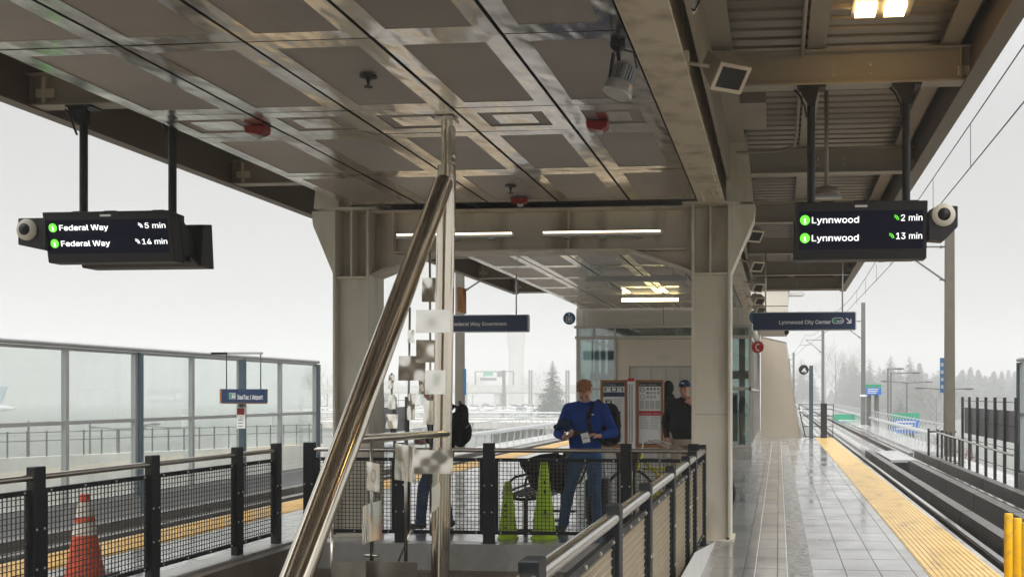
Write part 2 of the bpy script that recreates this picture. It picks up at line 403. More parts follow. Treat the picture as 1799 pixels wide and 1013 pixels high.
def disc(c, r, n=24, right=(1, 0, 0), up=(0, 0, 1), t=.004, mb=None):
    mb = mb or MB(); c = Vector(c); R = Vector(right).normalized(); U = Vector(up).normalized(); N_ = R.cross(U)
    a = [c+(R*math.cos(2*PI*i/n)+U*math.sin(2*PI*i/n))*r for i in range(n)]
    b = [p-N_*t for p in a]
    mb.add(a+b, [tuple(range(n)), tuple(reversed(range(n, 2*n)))]+[(i, (i+1) % n, (i+1) % n+n, i+n) for i in range(n)])
    return mb
# ================================================================ SETTING
# ground far below the raised station
setting(MB().sheet(-790, 790, -190, 1380, -9.0, 8, 8).build('ground', M['ground']))

o = setting(MB().box(-50, -27, 170, 262, -8.9, -3.7).build('grass_embankment', M['grass']))
setting(MB().sheet(8, 30, 40, 900, -8.9).build('road', M['asphalt']))
setting(MB().sheet(-300, -14, 240, 262, -8.9).build('road', M['asphalt']))
# platform: slab around the stair opening (x -5.12..-.86, y .. 10.12)
pf = MB()
pf.box(-7.17, -5.12, -8, 36.4, -.30, 0); pf.box(-.60, 1.97, -8, 36.4, -.30, 0); pf.box(-5.12, -.60, 10.30, 36.4, -.30, 0)
setting(pf.build('platform', M['tile']))
edge = MB()
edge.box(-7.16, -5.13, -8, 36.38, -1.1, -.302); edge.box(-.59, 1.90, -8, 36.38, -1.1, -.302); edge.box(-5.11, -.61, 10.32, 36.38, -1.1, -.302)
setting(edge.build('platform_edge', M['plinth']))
# concrete kerb round the opening and the stairwell walls under it
kb = MB()
kb.box(-5.40, -5.121, -8, 10.30, -.0, .02); kb.box(-5.121, -.86, 10.10, 10.299, -.26, .016)
kb.box(-.859, -.601, -8, 10.60, -.26, .012)
setting(kb.build('stair_kerb', M['kerb']))
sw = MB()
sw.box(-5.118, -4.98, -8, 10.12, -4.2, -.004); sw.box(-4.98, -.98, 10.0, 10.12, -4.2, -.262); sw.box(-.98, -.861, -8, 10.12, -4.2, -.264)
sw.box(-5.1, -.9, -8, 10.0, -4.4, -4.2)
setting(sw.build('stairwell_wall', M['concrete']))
for (x0, x1) in ((1.30, 1.91), (-7.12, -6.50)):
    tb = MB(); tb.box(x0, x1, -8, 36.4, .0, .005)
    for i in range(12):
        x = x0+(i+.5)*(x1-x0)/12; tb.box(x-.0125, x+.0125, -8, 36.4, .005, .011)
    o = setting(tb.build('tactile_strip', M['tactile'])); 
setting(MB().box(.09, .30, -8, 31, 0, .006).build('rippled_tile_strip', M['ripple']))
# white joint lines in the paving on the right walk
jl = MB()
for x in (-.21, .075): jl.box(x-.0035, x+.0035, -8, 33, .0, .003)
setting(jl.build('paving_joint', M['white']))
# track slabs, plinths, rails
def track(sgn, cx):
    def X(d): return cx+sgn*d            # d>0: away from the platform
    def bx(mb, d0, d1, y0, y1, z0, z1): mb.box(min(X(d0), X(d1)), max(X(d0), X(d1)), y0, y1, z0, z1)
    sl = MB(); bx(sl, -1.42, 2.5, -8, 34, -1.5, -1.1); setting(sl.build('track_bed', M['track']))
    pl = MB()
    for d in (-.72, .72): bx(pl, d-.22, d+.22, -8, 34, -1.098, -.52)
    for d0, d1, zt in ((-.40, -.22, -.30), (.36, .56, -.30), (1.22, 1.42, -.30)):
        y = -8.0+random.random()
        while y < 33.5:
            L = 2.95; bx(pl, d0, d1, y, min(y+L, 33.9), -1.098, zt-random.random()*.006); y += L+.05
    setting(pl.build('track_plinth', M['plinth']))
    for d in (-.72, .72):
        r = MB(); w = MB(); x = X(d)
        r.box(x-.037, x+.037, -8, 220, -.385, -.345); w.box(x-.012, x+.012, -8, 220, -.52, -.386); w.box(x-.07, x+.07, -8, 220, -.5195, -.50)
        ro = setting(r.build('rail', M['rail'])); w.build('rail_web', M['railweb'], ro)
    fx = MB(); 
    for d in (-.72, .72):
        for k in range(60):
            for q in (-.11, .11): fx.box(X(d)+q-.045, X(d)+q+.045, -1+k*.6, -.88+k*.6, -.519, -.47)
    setting(fx.build('rail_fastener', M['railweb']))
track(1, 3.30); track(-1, -8.50)
setting(MB().box(3.16, 3.86, 28.6, 33.2, -.36, -.29).build('cover_plate', M['deck']))
# guideway beyond the platforms
gd = MB()
for (x0, x1) in ((1.9, 6.0), (-11.2, -7.1)):
    gd.box(x0, x1, 34.02, 230, -1.5, -.53)
setting(gd.build('guideway_deck', M['deck']))
gp = MB()
for cx in (3.30, -8.50):
    for d0, d1 in ((-.98, -.45), (.45, .98)): gp.box(cx+d0, cx+d1, 34.03, 228, -.528, -.505)
    for d0, d1 in ((-.40, -.25), (.25, .40), (-1.2, -1.05), (1.05, 1.2)): gp.box(cx+d0, cx+d1, 34.03, 228, -.527, -.40)
setting(gp.build('guideway_plinth', M['track']))
wk = MB(); wk.box(4.72, 5.95, 34.04, 228, -.528, -.37); wk.box(-11.1, -9.9, 34.04, 228, -.528, -.37)
wk.box(4.55, 5.9, 33.7, 34.01, -1.4, -.34); wk.box(-11.15, -9.8, 33.7, 34.01, -1.4, -.34)
setting(wk.build('guideway_walkway', M['deck']))
lw = MB(); lw.box(5.25, 6.1, -8, 33.69, -1.5, -.55); lw.box(-11.5, -10.45, -8, 33.69, -1.5, -.50)
setting(lw.build('trackside_ledge', M['deck']))
gs = MB()
for y in range(60, 230, 32):
    for x in (4, -9): gs.box(x-1, x+1, y, y+2, -8.95, -1.5)
setting(gs.build('guideway_pier', M['barrier']))

# unseen block and roof added behind the viewer as a dark reflection for steel
sh_ = thing('added_reflection_block', 'added brown block behind the viewer, unseen, giving the polished steel a dark reflection', 'building', (-2, -5, 0))
MB().box(-5.0, 1.15, -7.5, -4.2, .001, 4.3).build('wall', M['reflclad'], sh_)
MB().box(-5.2, 1.35, -7.7, -4.0, 4.302, 4.42).build('roof', M['steel'], sh_)
MB().box(-6.2, 1.5, -9, -1.2, 4.44, 4.6).build('roof', M['steel'], sh_)  # added overhang, darkens the upper part of the reflections
MB().box(-2.6, -1.2, -4.198, -4.16, .002, 2.2).build('door', M['door'], sh_)

# ================================================================ STATION CANOPY
can = thing('station_canopy', 'taupe steel platform canopy with mirror-finish perforated ceiling panels over the stairs', 'canopy', (-2.72, 10.8, 0))
# H columns with cover plates, stiffeners and outboard knee plates
for sx, xl, xr in ((-1, -4.91, -4.50), (1, -.93, -.51)):
    c = MB(); t = .028
    c.box(xl, xl+t, 10.62, 11.05, 0, 3.60); c.box(xr-t, xr, 10.62, 11.05, 0, 3.60)
    c.box(xl+t, xr-t, 10.70, 10.72, .02, 2.86); c.box(xl+t, xr-t, 10.82, 10.84, 2.86, 3.60)
    c.box(xl+t, xr-t, 10.64, 10.86, 2.848, 2.872)
    c.box(xl+.19, xl+.21, 10.645, 10.82, 2.872, 3.60)
    c.box(xl+t, xr-t, 11.00, 11.04, 0, 3.60)
    col = c.build('column', M['steel_light'], can, bevel=.003)
    cp = MB(); cp.box(xl-.10, xr+.10, 10.60, 11.08, 3.602, 3.628)
    cp.build('cap_plate', M['steel_light'], can)
    bp = MB(); bp.box(xl-.03, xr+.03, 10.58, 11.09, .001, .026); bp.build('base_plate', M['steel_light'], can)
    nb = MB()
    for q_ in (xl+.03, xr-.03):
        for w_ in (10.60, 11.07): nb.lathe([(.016, .026), (.016, .045), (0, .046)], (q_, w_, 0), 6)
    nb.build('anchor_nuts', M['railweb'], can)
    sm_ = MB()
    for zz in (1.35,): sm_.box(xl+t+.002, xr-t-.002, 10.697, 10.6995, zz, zz+.006)
    sm_.build('weld_seam', M['steel'], can)
    kn = MB(); x = xr if sx > 0 else xl
    kn.prism([(x+sx*.002, 2.87), (x+sx*.25, 3.45), (x+sx*.26, 3.60), (x+sx*.002, 3.60)], 'y', 10.66, 10.98)
    kn.prism([(x+sx*-.05, 3.63), (x+sx*.24, 3.63), (x+sx*.17, 4.34), (x+sx*-.05, 4.34)], 'y', 10.66, 10.98)
    kn.build('knee_bracket', M['steel_light'], can, bevel=.003)
# crossbeam with haunches
cb = MB()
cb.prism([(-4.498, 2.89), (-3.85, 3.14), (-1.60, 3.14), (-.932, 2.89), (-.932, 3.60), (-4.498, 3.60)], 'y', 10.82, 10.84)
cb.box(-4.498, -.932, 10.68, 11.0, 3.575, 3.602)
for a, b_ in (((-4.498, 2.875), (-3.85, 3.125)), ((-3.85, 3.125), (-1.60, 3.125)), ((-1.60, 3.125), (-.932, 2.875))):
    cb.prism([(a[0], a[1]), (b_[0], b_[1]), (b_[0], b_[1]+.025), (a[0], a[1]+.025)], 'y', 10.66, 11.02)
cb.box(-4.25, -3.88, 10.70, 10.819, 3.13, 3.15); cb.box(-1.58, -1.0, 10.70, 10.819, 3.13, 3.15)
for x in (-4.28, -2.3): cb.box(x, x+.02, 10.72, 10.819, 3.15, 3.575)
cb.build('crossbeam', M['steel_mid'], can, bevel=.002)
# long girders at the platform centre edges
gi = MB()
for x0, x1 in ((-.85, -.57), (-4.66, -4.42)):
    for y0, y1 in ((3.6, 8.38), (8.40, 10.56), (11.06, 23.9)):
        zf = 0 if x0 > -2 else .10
        gi.box(x0, x1, y0, y1, 3.605+zf, 3.63+zf)            # bottom flange
        gi.box((x0+x1)/2-.06, (x0+x1)/2+.06, y0, y1, 3.63+zf, 4.30)
        gi.box(x0, x1, y0, y1, 4.30, 4.33)
gi.build('girder', M['steel_mid'], can, bevel=.003)
# cover strip & lip beside the right girder
lp = MB(); lp.box(-.845, -.842, 3.6, 10.5, 3.6, 3.66)
for k in range(16): lp.ball((-.60, 8.45+k*.125, 3.604), .014, 6, 4)
for k in range(6):
    for q in (-.78, -.66): lp.ball((q, 10.02+k*.08, 3.603), .014, 6, 4)
lp.build('girder_bolts', M['steel_light'], can)
sd = MB(); sd.box(-.55, -.52, 3.6, 23.5, 3.86, 4.30); sd.box(-.52, -.36, 3.6, 23.5, 4.26, 4.30)
sd.build('girder_fascia', M['steel'], can)
# cantilever beams
def ibeam_x(x0, x1, y, zb, d=.27, w=.15, taper=0):
    b = MB(); b.box(x0, x1, y-w/2, y+w/2, zb, zb+.016); b.box(x0, x1, y-w/2, y+w/2, zb+d-.016, zb+d)
    b.box(x0, x1, y-.006, y+.006, zb+.016, zb+d-.016)
    for xx in (x0+.02, x1-.08): b.box(xx, xx+.012, y-w/2+.01, y+w/2-.01, zb+.016, zb+d-.016)
    return b
BY = [4.72, 7.76, 10.82, 13.88, 16.95, 20.0, 22.75]
for y in BY:
    b = ibeam_x(-.515, 1.452, y, 3.94); bo = b.build('cantilever_beam', M['steel'], can)
    q = MB()
    for xx in (.42, .70):
        for zz in (4.03, 4.1): q.ball((xx, y-.008, zz), .011, 6, 4)
    q.box(1.36, 1.45, y-.02, y-.008, 4.0, 4.07); q.build('beam_bolts', M['steel_light'], bo)
    b = ibeam_x(-6.17, -4.67, y, 3.94); bo = b.build('cantilever_beam', M['steel'], can)
    q = MB(); q.box(-6.12, -5.96, y-.03, y-.008, 4.02, 4.09); q.box(-6.06, -6.03, y-.04, y-.008, 3.96, 4.19); q.build('beam_bolts', M['steel_light'], bo)
# purlins
pu = MB()
for x in (.29, 1.30): 
    pu.box(x-.07, x+.07, 3.6, 23, 4.222, 4.236); pu.box(x-.006, x+.006, 3.6, 23, 4.236, 4.40)
pu.box(-5.5, -5.36, 3.6, 23, 4.222, 4.236); pu.box(-5.436, -5.424, 3.6, 23, 4.236, 4.40)
pu.build('purlin', M['steel'], can)
# corrugated decks
def deck(x0, x1):
    prof = []; y = 3.6; up, dn = 4.46, 4.405
    while y < 23.2:
        prof += [(y, dn), (y+.13, dn), (y+.145, up), (y+.185, up)]; y += .2
    n = len(prof); vs = [(x0, a, b) for a, b in prof]+[(x1, a, b) for a, b in prof]
    vs += [(x0, prof[0][0], 4.5), (x1, prof[0][0], 4.5), (x0, prof[-1][0], 4.5), (x1, prof[-1][0], 4.5)]
    m_ = MB(); m_.add(vs, [(i, i+1, n+i+1, n+i) for i in range(n-1)]); m_.box(x0, x1, 3.6, 23.2, 4.47, 4.5)
    return m_
deck(-.50, 1.46).build('roof_deck', M['deckmetal'], can); deck(-6.2, -4.68).build('roof_deck', M['deckmetal'], can)
MB().box(-4.67, -.51, 3.6, 23.2, 4.40, 4.5).build('roof_deck', M['deckmetal'], can)
fa = MB()
fa.box(1.462, 1.50, 3.6, 23.1, 3.945, 4.52); fa.box(1.38, 1.462, 3.6, 23.1, 4.36, 4.385); fa.box(1.40, 1.53, 3.6, 23.1, 3.925, 3.944)
fa.build('fascia', M['fascia'], can)
fa = MB(); fa.box(-6.22, -6.185, 3.6, 23.1, 3.945, 4.52); fa.box(-6.25, -6.12, 3.6, 23.1, 3.925, 3.944); fa.build('fascia', M['fascia'], can)
fa = MB(); fa.box(-6.18, -4.7, 23.06, 23.1, 3.95, 4.45); fa.box(-.5, 1.46, 23.06, 23.1, 3.95, 4.45); fa.build('fascia', M['fascia'], can)
# conduit below the deck
cd = MB(); cd.tube([(.18, 3.7, 4.19), (.18, 10.2, 4.19), (.16, 10.5, 4.17), (.02, 10.66, 4.16), (-.45, 10.66, 4.15)], .016, 8)
cd.tube([(-.45, 6.1, 4.36), (-.1, 6.15, 4.35), (.1, 6.3, 4.35), (.2, 6.6, 4.36)], .018, 8)
cd.tube([(-.45, 6.2, 4.36), (-.1, 6.25, 4.35), (.05, 6.4, 4.35), (.14, 6.6, 4.36)], .018, 8)
cd.tube([(-.40, 13.6, 4.2), (0, 13.55, 4.16), (.4, 13.6, 4.2)], .014, 6)
cd.build('conduit', M['steel'], can)
jb = MB(); jb.box(-.50, -.12, 9.3, 10.2, 4.28, 4.40); jb.build('junction_box', M['steel'], can)
# ceiling: back sheet (dark joints show it) + framed panels with perforated fields
MB().box(-4.69, -.855, 3.7, 10.6, 3.665, 3.68).build('ceiling_backing', M['dark'], can)
MB().box(-4.69, -.655, 11.06, 23.95, 3.665, 3.68).build('ceiling_backing', M['dark'], can)
XS = [-4.68, -3.89, -3.12, -2.35, -1.58, -.86]
rows = [(3.62, 4.17), (4.17, 5.59), (5.59, 7.01), (7.01, 7.66), (7.66, 9.08), (9.08, 10.50)]
y = 11.08
while y < 23.8: rows.append((y, min(y+1.59, 23.9))); y += 1.59
for (y0, y1) in rows:
    for i in range(5):
        x0, x1 = XS[i]+.013, XS[i+1]-.013
        if i == 0: x0 = XS[0]
        a, b_ = y0+.006, y1-.006; bw = .12 if y1-y0 > 1 else .13
        jz = [random.uniform(-.002, .002) for _ in range(4)]
        fr = MB()
        o4 = [(x0, a), (x1, a), (x1, b_), (x0, b_)]; i4 = [(x0+bw, a+bw), (x1-bw, a+bw), (x1-bw, b_-bw), (x0+bw, b_-bw)]
        vs = [(p[0], p[1], 3.632+jz[k]) for k, p in enumerate(o4)]+[(p[0], p[1], 3.632) for p in i4]+[(p[0], p[1], 3.66) for p in o4]+[(p[0], p[1], 3.639) for p in i4]
        fr.add(vs, [(k, (k+1) % 4, (k+1) % 4+4, k+4) for k in range(4)]+[(k, k+8, (k+1) % 4+8, (k+1) % 4) for k in range(4)]+[(k+4, (k+1) % 4+4, (k+1) % 4+12, k+12) for k in range(4)])
        fo = fr.build('soffit_panel', M['frame'], can)
        if y1 > 4.5:
            p = MB()
            if y1-y0 > 1: p.box(x0+bw, x1-bw, a+bw, b_-bw, 3.639, 3.645)
            else:
                p.box(x0+bw, x1-bw, a+bw, b_-bw, 3.641, 3.645); 
            p.build('perforated_field', M['perf'], fo)
            if y1-y0 < 1:
                MB().box(x0+bw+.09, x1-bw-.09, a+bw+.07, b_-bw-.07, 3.634, 3.6405).build('inner_plate', M['frame'], fo)
def PX(u, v, X):
    x, y, z = _d(u, v); t = X/x
    return Vector((X, y*t, H+z*t))
def textfit(s, x0, x1, y, zb, cap, m, parent, up=(0, 0, 1), bold=.0, name='lettering', right=(1, 0, 0)):
    """text whose baseline runs from x0 to x1 (along right) with a given capital height"""
    cu = bpy.data.curves.new('t', 'FONT'); cu.body = s; cu.font = FONT or cu.font; cu.size = cap/.72
    ob = bpy.data.objects.new('t', cu); C.objects.link(ob); bpy.context.view_layer.update()
    wd = max(1e-3, ob.dimensions.x); bpy.data.objects.remove(ob); bpy.data.curves.remove(cu)
    return text(s, cap/.72, (x0, y, zb), m, parent, right=right, up=up, bold=bold, name=name, sx=(x1-x0)/wd)
# ================================================================ RAILINGS
def railing(name, label, P0, d, S, m_wire, group=None, rr=.024, pw=.10, ends=(0, 0), skip=(), zt=1.06):
    P0 = Vector(P0); d = Vector(d).normalized(); n = Vector((-d.y, d.x, 0))
    root = thing(name, label, 'railing', P0+d*S[0], 0, group)
    if n.y > 0 or (abs(n.y) < .1 and n.x < 0): n = -n
    for s_ in S:
        p = P0+d*s_
        b = MB(); b.obox(p+Vector((0, 0, zt/2)), d, (0, 0, 1), pw/2, .034, zt/2); b.obox(p+Vector((0, 0, .008)), d, (0, 0, 1), pw*.5+.03, .06, .008)
        po = b.build('post', M['black'], root, bevel=.005)
        q = MB()
        for zz in (.34, .62):
            for a in (-pw/2+.018, pw/2-.018): q.ball(p+d*a+Vector((0, 0, zz))+n*.034, .010, 6, 4); q.ball(p+d*a+Vector((0, 0, zz))-n*.034, .010, 6, 4)
        q.build('bolt', M['bolt'], po)
    a = P0+d*(S[0]-ends[0]); b_ = P0+d*(S[-1]+ends[1])
    hr = MB(); off = n*0; z = Vector((0, 0, .985))
    hr.tube([a+z+off, b_+z+off], rr, 14); hr.build('handrail', M['inox'], root)
    for i in range(len(S)-1):
        s0, s1 = S[i]+pw/2+.012, S[i+1]-pw/2-.012
        if i in skip: continue
        fr = MB(); zb, zt_ = .125, .885
        for zz in (zb, zt_): fr.obox(P0+d*((s0+s1)/2)+Vector((0, 0, zz)), d, (0, 0, 1), (s1-s0)/2, .014, .018)
        for ss in (s0+.014, s1-.014): fr.obox(P0+d*ss+Vector((0, 0, (zb+zt_)/2)), d, (0, 0, 1), .014, .0135, (zt_-zb)/2-.018)
        fo = fr.build('mesh_frame', M['black'], root)
        w = MB(); k = max(2, int((s1-s0)/.040)); st = (s1-s0)/k; r = .0030
        for j in range(1, k): w.obox(P0+d*(s0+j*st)+Vector((0, 0, (zb+zt_)/2)), d, (0, 0, 1), r, r, (zt_-zb)/2-.018)
        k = int((zt_-zb)/.040); st = (zt_-zb)/k
        for j in range(1, k): w.obox(P0+d*((s0+s1)/2)+n*.0045+Vector((0, 0, zb+j*st)), d, (0, 0, 1), (s1-s0)/2-.02, r, r)
        w.build('woven_mesh', m_wire, fo)
        q = MB(); kb_ = max(2, int((s1-s0)/.31))
        for j in range(kb_+1):
            for zz in (zb, zt_):
                c = P0+d*(s0+.06+(s1-s0-.12)*j/kb_)+Vector((0, 0, zz)); q.ball(c+n*.016, .010, 6, 4); q.ball(c-n*.016, .010, 6, 4)
        q.build('bolt', M['bolt'], fo)
    return root
railing('stair_railing', 'black mesh stair railing across the far end of the stairs, before the man in blue', (-4.97, 10.2, 0), (1, 0, 0), [0, 1.0, 1.95, 3.40, 4.10], M['wire'], 'mesh railings round the stairs', pw=.115)
railing('stair_railing', 'black mesh stair railing on the left of the stairs, in front of the orange cone', (-5.22, 9.97, 0), (0, -1, 0), [0, .75, 2.06, 3.37, 4.75, 6.1], M['wire'], 'mesh railings round the stairs', pw=.11)
railing('stair_railing', 'black mesh stair railing right of the stairs with a thick bright round handrail', (-.78, 10.25, 0), (0, -1, 0), [0, 1.15, 1.88, 3.07, 4.42, 5.56, 7.14, 8.5], M['wire_tan'], 'mesh railings round the stairs', rr=.034, pw=.105, zt=1.05)
# white mesh strip leaning by the kerb
wm = MB(); wm.prism([(10.5, .014), (8.0, .30), (4.5, .34), (4.5, .014)], 'x', -.672, -.664)
tag(wm.build('mesh_sheet', M['skinny_white']), 'low white mesh sheet standing between the stair railing and the platform tiles', 'mesh sheet')

# ================================================================ GLASS WINDSCREENS
def windscreen(X, Y0, Y1, label, side, n_thick):
    root = thing('glass_windscreen', label, 'windscreen', (X, Y1, -.5), 0, 'glass windscreens beyond the tracks')
    ys = []; y = Y1
    while y > Y0: ys.append(y); y -= 1.65
    fr = MB(); fr.tube([(X+side*.06, ys[-1]-.2, 2.33), (X+side*.06, Y1+.05, 2.33)], .045, 10); fr.box(X-.03, X+.03, ys[-1]-.2, Y1+.04, 2.24, 2.285)
    fr.build('top_rail', M['alu'], root)
    for z in (1.13, -.13): MB().box(X-.03, X+.03, ys[-1]-.2, Y1, z-.03, z+.03).build('cross_rail', M['alu'], root)
    for i, y in enumerate(ys):
        MB().box(X-.04, X+.04, y-.035, y+.035, -.10, 2.24).build('mullion', M['alu'], root)
        if i % 2 == 0 and i > 0 or i == 0:
            MB().box(X+side*.05-.035, X+side*.05+.035, y+.04, y+.12, -.53, 2.27).build('support_post', M['bluepost'], root)
    for i in range(len(ys)-1):
        for z0, z1 in ((-.10, 1.10), (1.16, 2.24)):
            MB().box(X-.006, X+.006, ys[i+1]+.035, ys[i]-.035, z0, z1).build('glass_pane', M['glass'], root)
    MB().box(X-.08, X+.08, ys[-1]-.2, Y1, -.55, -.165).build('kick_plate', M['alu'], root)
windscreen(-10.9, 8.0, 22.63, 'long glass windscreen in grey frames beyond the left track', 1, 2)
windscreen(5.36, 12.0, 22.63, 'glass windscreen at the right edge, beyond the right track', -1, 2)
# black pickets on the right beyond the track
bf = thing('picket_fence', 'tall black picket fence with grey screen beyond the right track', 'fence', (4.85, 25, -.55))
ys = [PX(u, 760, 4.85).y for u in (1691, 1703, 1717, 1732, 1748, 1765, 1785)]
for y in ys:
    MB().box(4.82, 4.88, y-.035, y+.035, -.549, 1.50).build('picket', M['black'], bf)
w = MB()
for z in (1.40, .9, .42, .0): w.tube([(4.85, ys[-1], z), (4.85, ys[0], z)], .008, 6)
w.build('wire', M['black'], bf)
MB().box(4.90, 4.915, ys[-1]+.04, ys[0], .55, 1.22).build('grey_screen', M['screenfab'], bf)
MB().tube([(4.78, 30.9, .42), (4.78, ys[-1], .32)], .028, 10).build('handrail', M['inox'], bf)
lf = thing('low_fence', 'low black fence at the end of the tall picket fence beyond the right track', 'fence', (4.85, 30, -.5))
for y in (31.0, 30.2, 29.4, 28.7, 28.0, 27.3): MB().box(4.81, 4.87, y-.035, y+.035, -.54, .50 if y > 28.2 else .40).build('post', M['black'], lf)
w = MB()
w.box(4.56, 5.4, 30.97, 31.03, .40, .45); w.box(4.54, 4.60, 30.96, 31.04, -.54, .52)
for z in (.35, .0, -.3): w.tube([(4.84, 31, z), (4.84, 27.3, z)], .01, 6)
w.build('rail', M['black'], lf)
# gate at the platform end
gt = thing('end_gate', 'low black tube gate and square post at the platform end behind sign 4', 'gate', (1.2, 35.9, 0))
MB().box(1.50, 1.72, 35.85, 36.05, 0, 1.25).build('gate_post', M['black'], gt, bevel=.01)
w = MB()
w.tube([(.95, 35.9, .05), (.75, 35.9, .95), (.72, 35.9, 1.2), (1.95, 35.9, 1.2), (1.92, 35.9, .05), (.95, 35.9, .05)], .022, 6)
for z in (.42, .80, 1.02): w.tube([(.85, 35.9, z), (1.92, 35.9, z)], .018, 6)
w.build('gate_frame', M['black'], gt)
MB().tube([(.7, 35.88, .98), (1.9, 35.88, .98)], .022, 6).build('gate_rail', M['galv'], gt)
bf = thing('picket_fence', 'tall black picket fence beyond the left track, past the end of the glass windscreen', 'fence', (-10.4, 25, -.55))
ys = [22.95, 23.75, 24.6, 25.45, 26.3, 27.15]
for y in ys: MB().box(-10.44, -10.37, y-.035, y+.035, -.549, 1.50).build('picket', M['black'], bf)
w = MB()
for z in (1.40, .9, .42, .0): w.tube([(-10.4, ys[0], z), (-10.4, ys[-1], z)], .008, 6)
w.build('wire', M['black'], bf)
MB().box(-10.47, -10.455, ys[2]+.04, ys[-1], .55, 1.22).build('grey_screen', M['screenfab'], bf)

# ================================================================ ARRIVAL DISPLAYS
def display(label, u0, u1, v0, v1, Yf, lines, cam_u, cam_side, poles, rear, hz=3.94):
    a = PY(u0, v0, Yf); b = PY(u1, v1, Yf); x0, x1, z1, z0 = a.x, b.x, a.z, b.z
    root = thing('arrival_display', label, 'display', ((x0+x1)/2, Yf+.15, z1), 0, 'hanging train arrival displays')
    tl = .035; Ht = z1-z0
    h = MB(); h.prism([(Yf-tl, z1), (Yf+tl, z0), (Yf+.17, z0), (Yf+.17, z1-.01)], 'x', x0, x1)
    h.build('housing', M['blackplastic'], root, bevel=.006)
    up = Vector((0, -2*tl, Ht)).normalized(); nrm = Vector((1, 0, 0)).cross(up)
    def F(fx, fz, off=.0): # fraction of face -> point
        return Vector((x0+(x1-x0)*fx, 0, 0))+Vector((0, Yf+tl, z0))+up*(fz*Ht)+nrm*off
    s = MB(); s.obox(F(.5, .515, .0015), (1, 0, 0), up, (x1-x0)*.470, .0022, Ht*.335); s.build('screen', M['screen'], root)
    s = MB(); s.obox(F(.5, .93, .002), (1, 0, 0), up, .045, .003, .008); s.build('name_plate', M['bolt'], root)
    for k in (.25, .5, .88):
        MB().box(x0+(x1-x0)*k-.05, x0+(x1-x0)*k+.05, Yf+.02, Yf+.12, z1-.004, z1+.014).build('clip', M['blackplastic'], root)
    zc = (.645, .33); 
    for j, (nm, tm) in enumerate(lines):
        c = F(.075, zc[j]+.055, .005); disc(c, Ht*.088, 20, up=up, t=.002).build('line_disc', M['green_led'], root)
        text('1', Ht*.15, c-up*Ht*.052+nrm*.0015, M['white_led'], root, up=up, align='CENTER', bold=.02)
        wd = .385 if 'Fed' in nm else .355
        t = textfit(nm, F(.122, 0).x, F(.122+wd, 0).x, 0, 0, Ht*.15, M['white_led'], root, up=up, bold=.006); t.data.transform(Matrix.Translation(F(0, zc[j], .006)-Vector((x0, 0, 0))))
        w0 = .97-.175-(.035 if len(tm) > 5 else 0)
        t = textfit(tm, F(w0, 0).x, F(.955, 0).x, 0, 0, Ht*.15, M['white_led'], root, up=up, bold=.0); t.data.transform(Matrix.Translation(F(0, zc[j]+.02, .006)-Vector((x0, 0, 0))))
        sg = MB()
        for r in (.022, .034):
            pts = [F(w0-.045, zc[j]+.035, .006)+Vector((1, 0, 0))*(r*math.cos(q))+up*(r*math.sin(q)) for q in [i*PI/2/5 for i in range(6)]]
            sg.tube(pts, .0028, 5)
        sg.build('signal_icon', M['white_led'] if 'Fed' in nm else M['green_led'], root)
    # side plate of the case, and its twin that faces the other way
    r0, r1, rv0, rv1, Yr = rear
    ra = PY(r0, rv1, Yr); rb = PY(r1, rv0, Yr)
    h = MB(); h.prism([(Yr, rb.z-.02), (Yr-.03, ra.z+.02), (Yr-.02, ra.z), (Yr+.16, ra.z), (Yr+.13, rb.z)], 'x', ra.x, rb.x)
    h.prism([(Yr-.02, ra.z+.003), (Yf+.20, ra.z+.06), (Yf+.20, ra.z+.075), (Yr-.02, ra.z+.02)], 'x', ra.x+.02, rb.x-.02)
    h.build('rear_housing', M['blackplastic'], root, bevel=.005)
    h = MB(); xx = rb.x-.002
    h.prism([(Yf+.10, z1-.02), (Yf+.16, z0+.02), (Yf+.34, z0+.03), (Yf+.30, z0+(z1-z0)*.55)], 'x', x1-.012, x1+.004)
    for k in range(5): h.ball((x1+.006, Yf+.16+.06*k, z0+.06+.05*(k % 3)), .007, 6, 4)
    h.build('side_bracket', M['black'], root)
    for (pu, pv0) in poles:
        p = PY(pu, 400, 7.76); q = MB(); q.tube([(p.x, 7.76, z1-.05), (p.x, 7.76, hz-.002)], .031, 12)
        q.box(p.x-.03, p.x+.03, 7.72, 7.80, hz-.15, hz-.03); q.build('hanger_pole', M['black'], root)
        q = MB(); q.box(p.x-.11, p.x+.11, 7.69, 7.83, hz-.016, hz-.001); q.prism([(p.x-.10, hz-.018), (p.x-.03, hz-.14), (p.x+.03, hz-.14), (p.x+.06, hz-.018)], 'y', 7.70, 7.715)
        q.tube([(p.x-.13, 7.72, hz-.03), (p.x-.09, 7.71, hz-.07), (p.x-.05, 7.70, hz-.16), (p.x-.035, 7.73, hz-.24)], .009, 6)
        q.build('mounting_bracket', M['black'], root)
    # dome camera on its arm
    c0 = PY(cam_u[0], 383 if cam_side < 0 else 362, Yf-.03); c1 = PY(cam_u[1], 429 if cam_side < 0 else 398, Yf-.03)
    xa, xb = sorted((c0.x, c1.x)); zb, zt = c1.z, c0.z
    k = MB(); 
    if cam_side < 0: k.prism([(xa, zt), (xb+.03, zt), (xb+.03, zb-.05), (xa, zb)], 'y', Yf-.03, Yf+.12)
    else: k.prism([(xa, zt-.03), (xa+.06, zt), (xb, zt), (xb, zb), (xb-.10, zb-.10), (xa, zb-.09)], 'y', Yf-.03, Yf+.12)
    co = k.build('camera_housing', M['blackplastic'], root, bevel=.006)
    cc = Vector(((xa+xb)/2+(-.02 if cam_side < 0 else .0), Yf-.031, (zt+zb)/2+.01)); R_ = .085
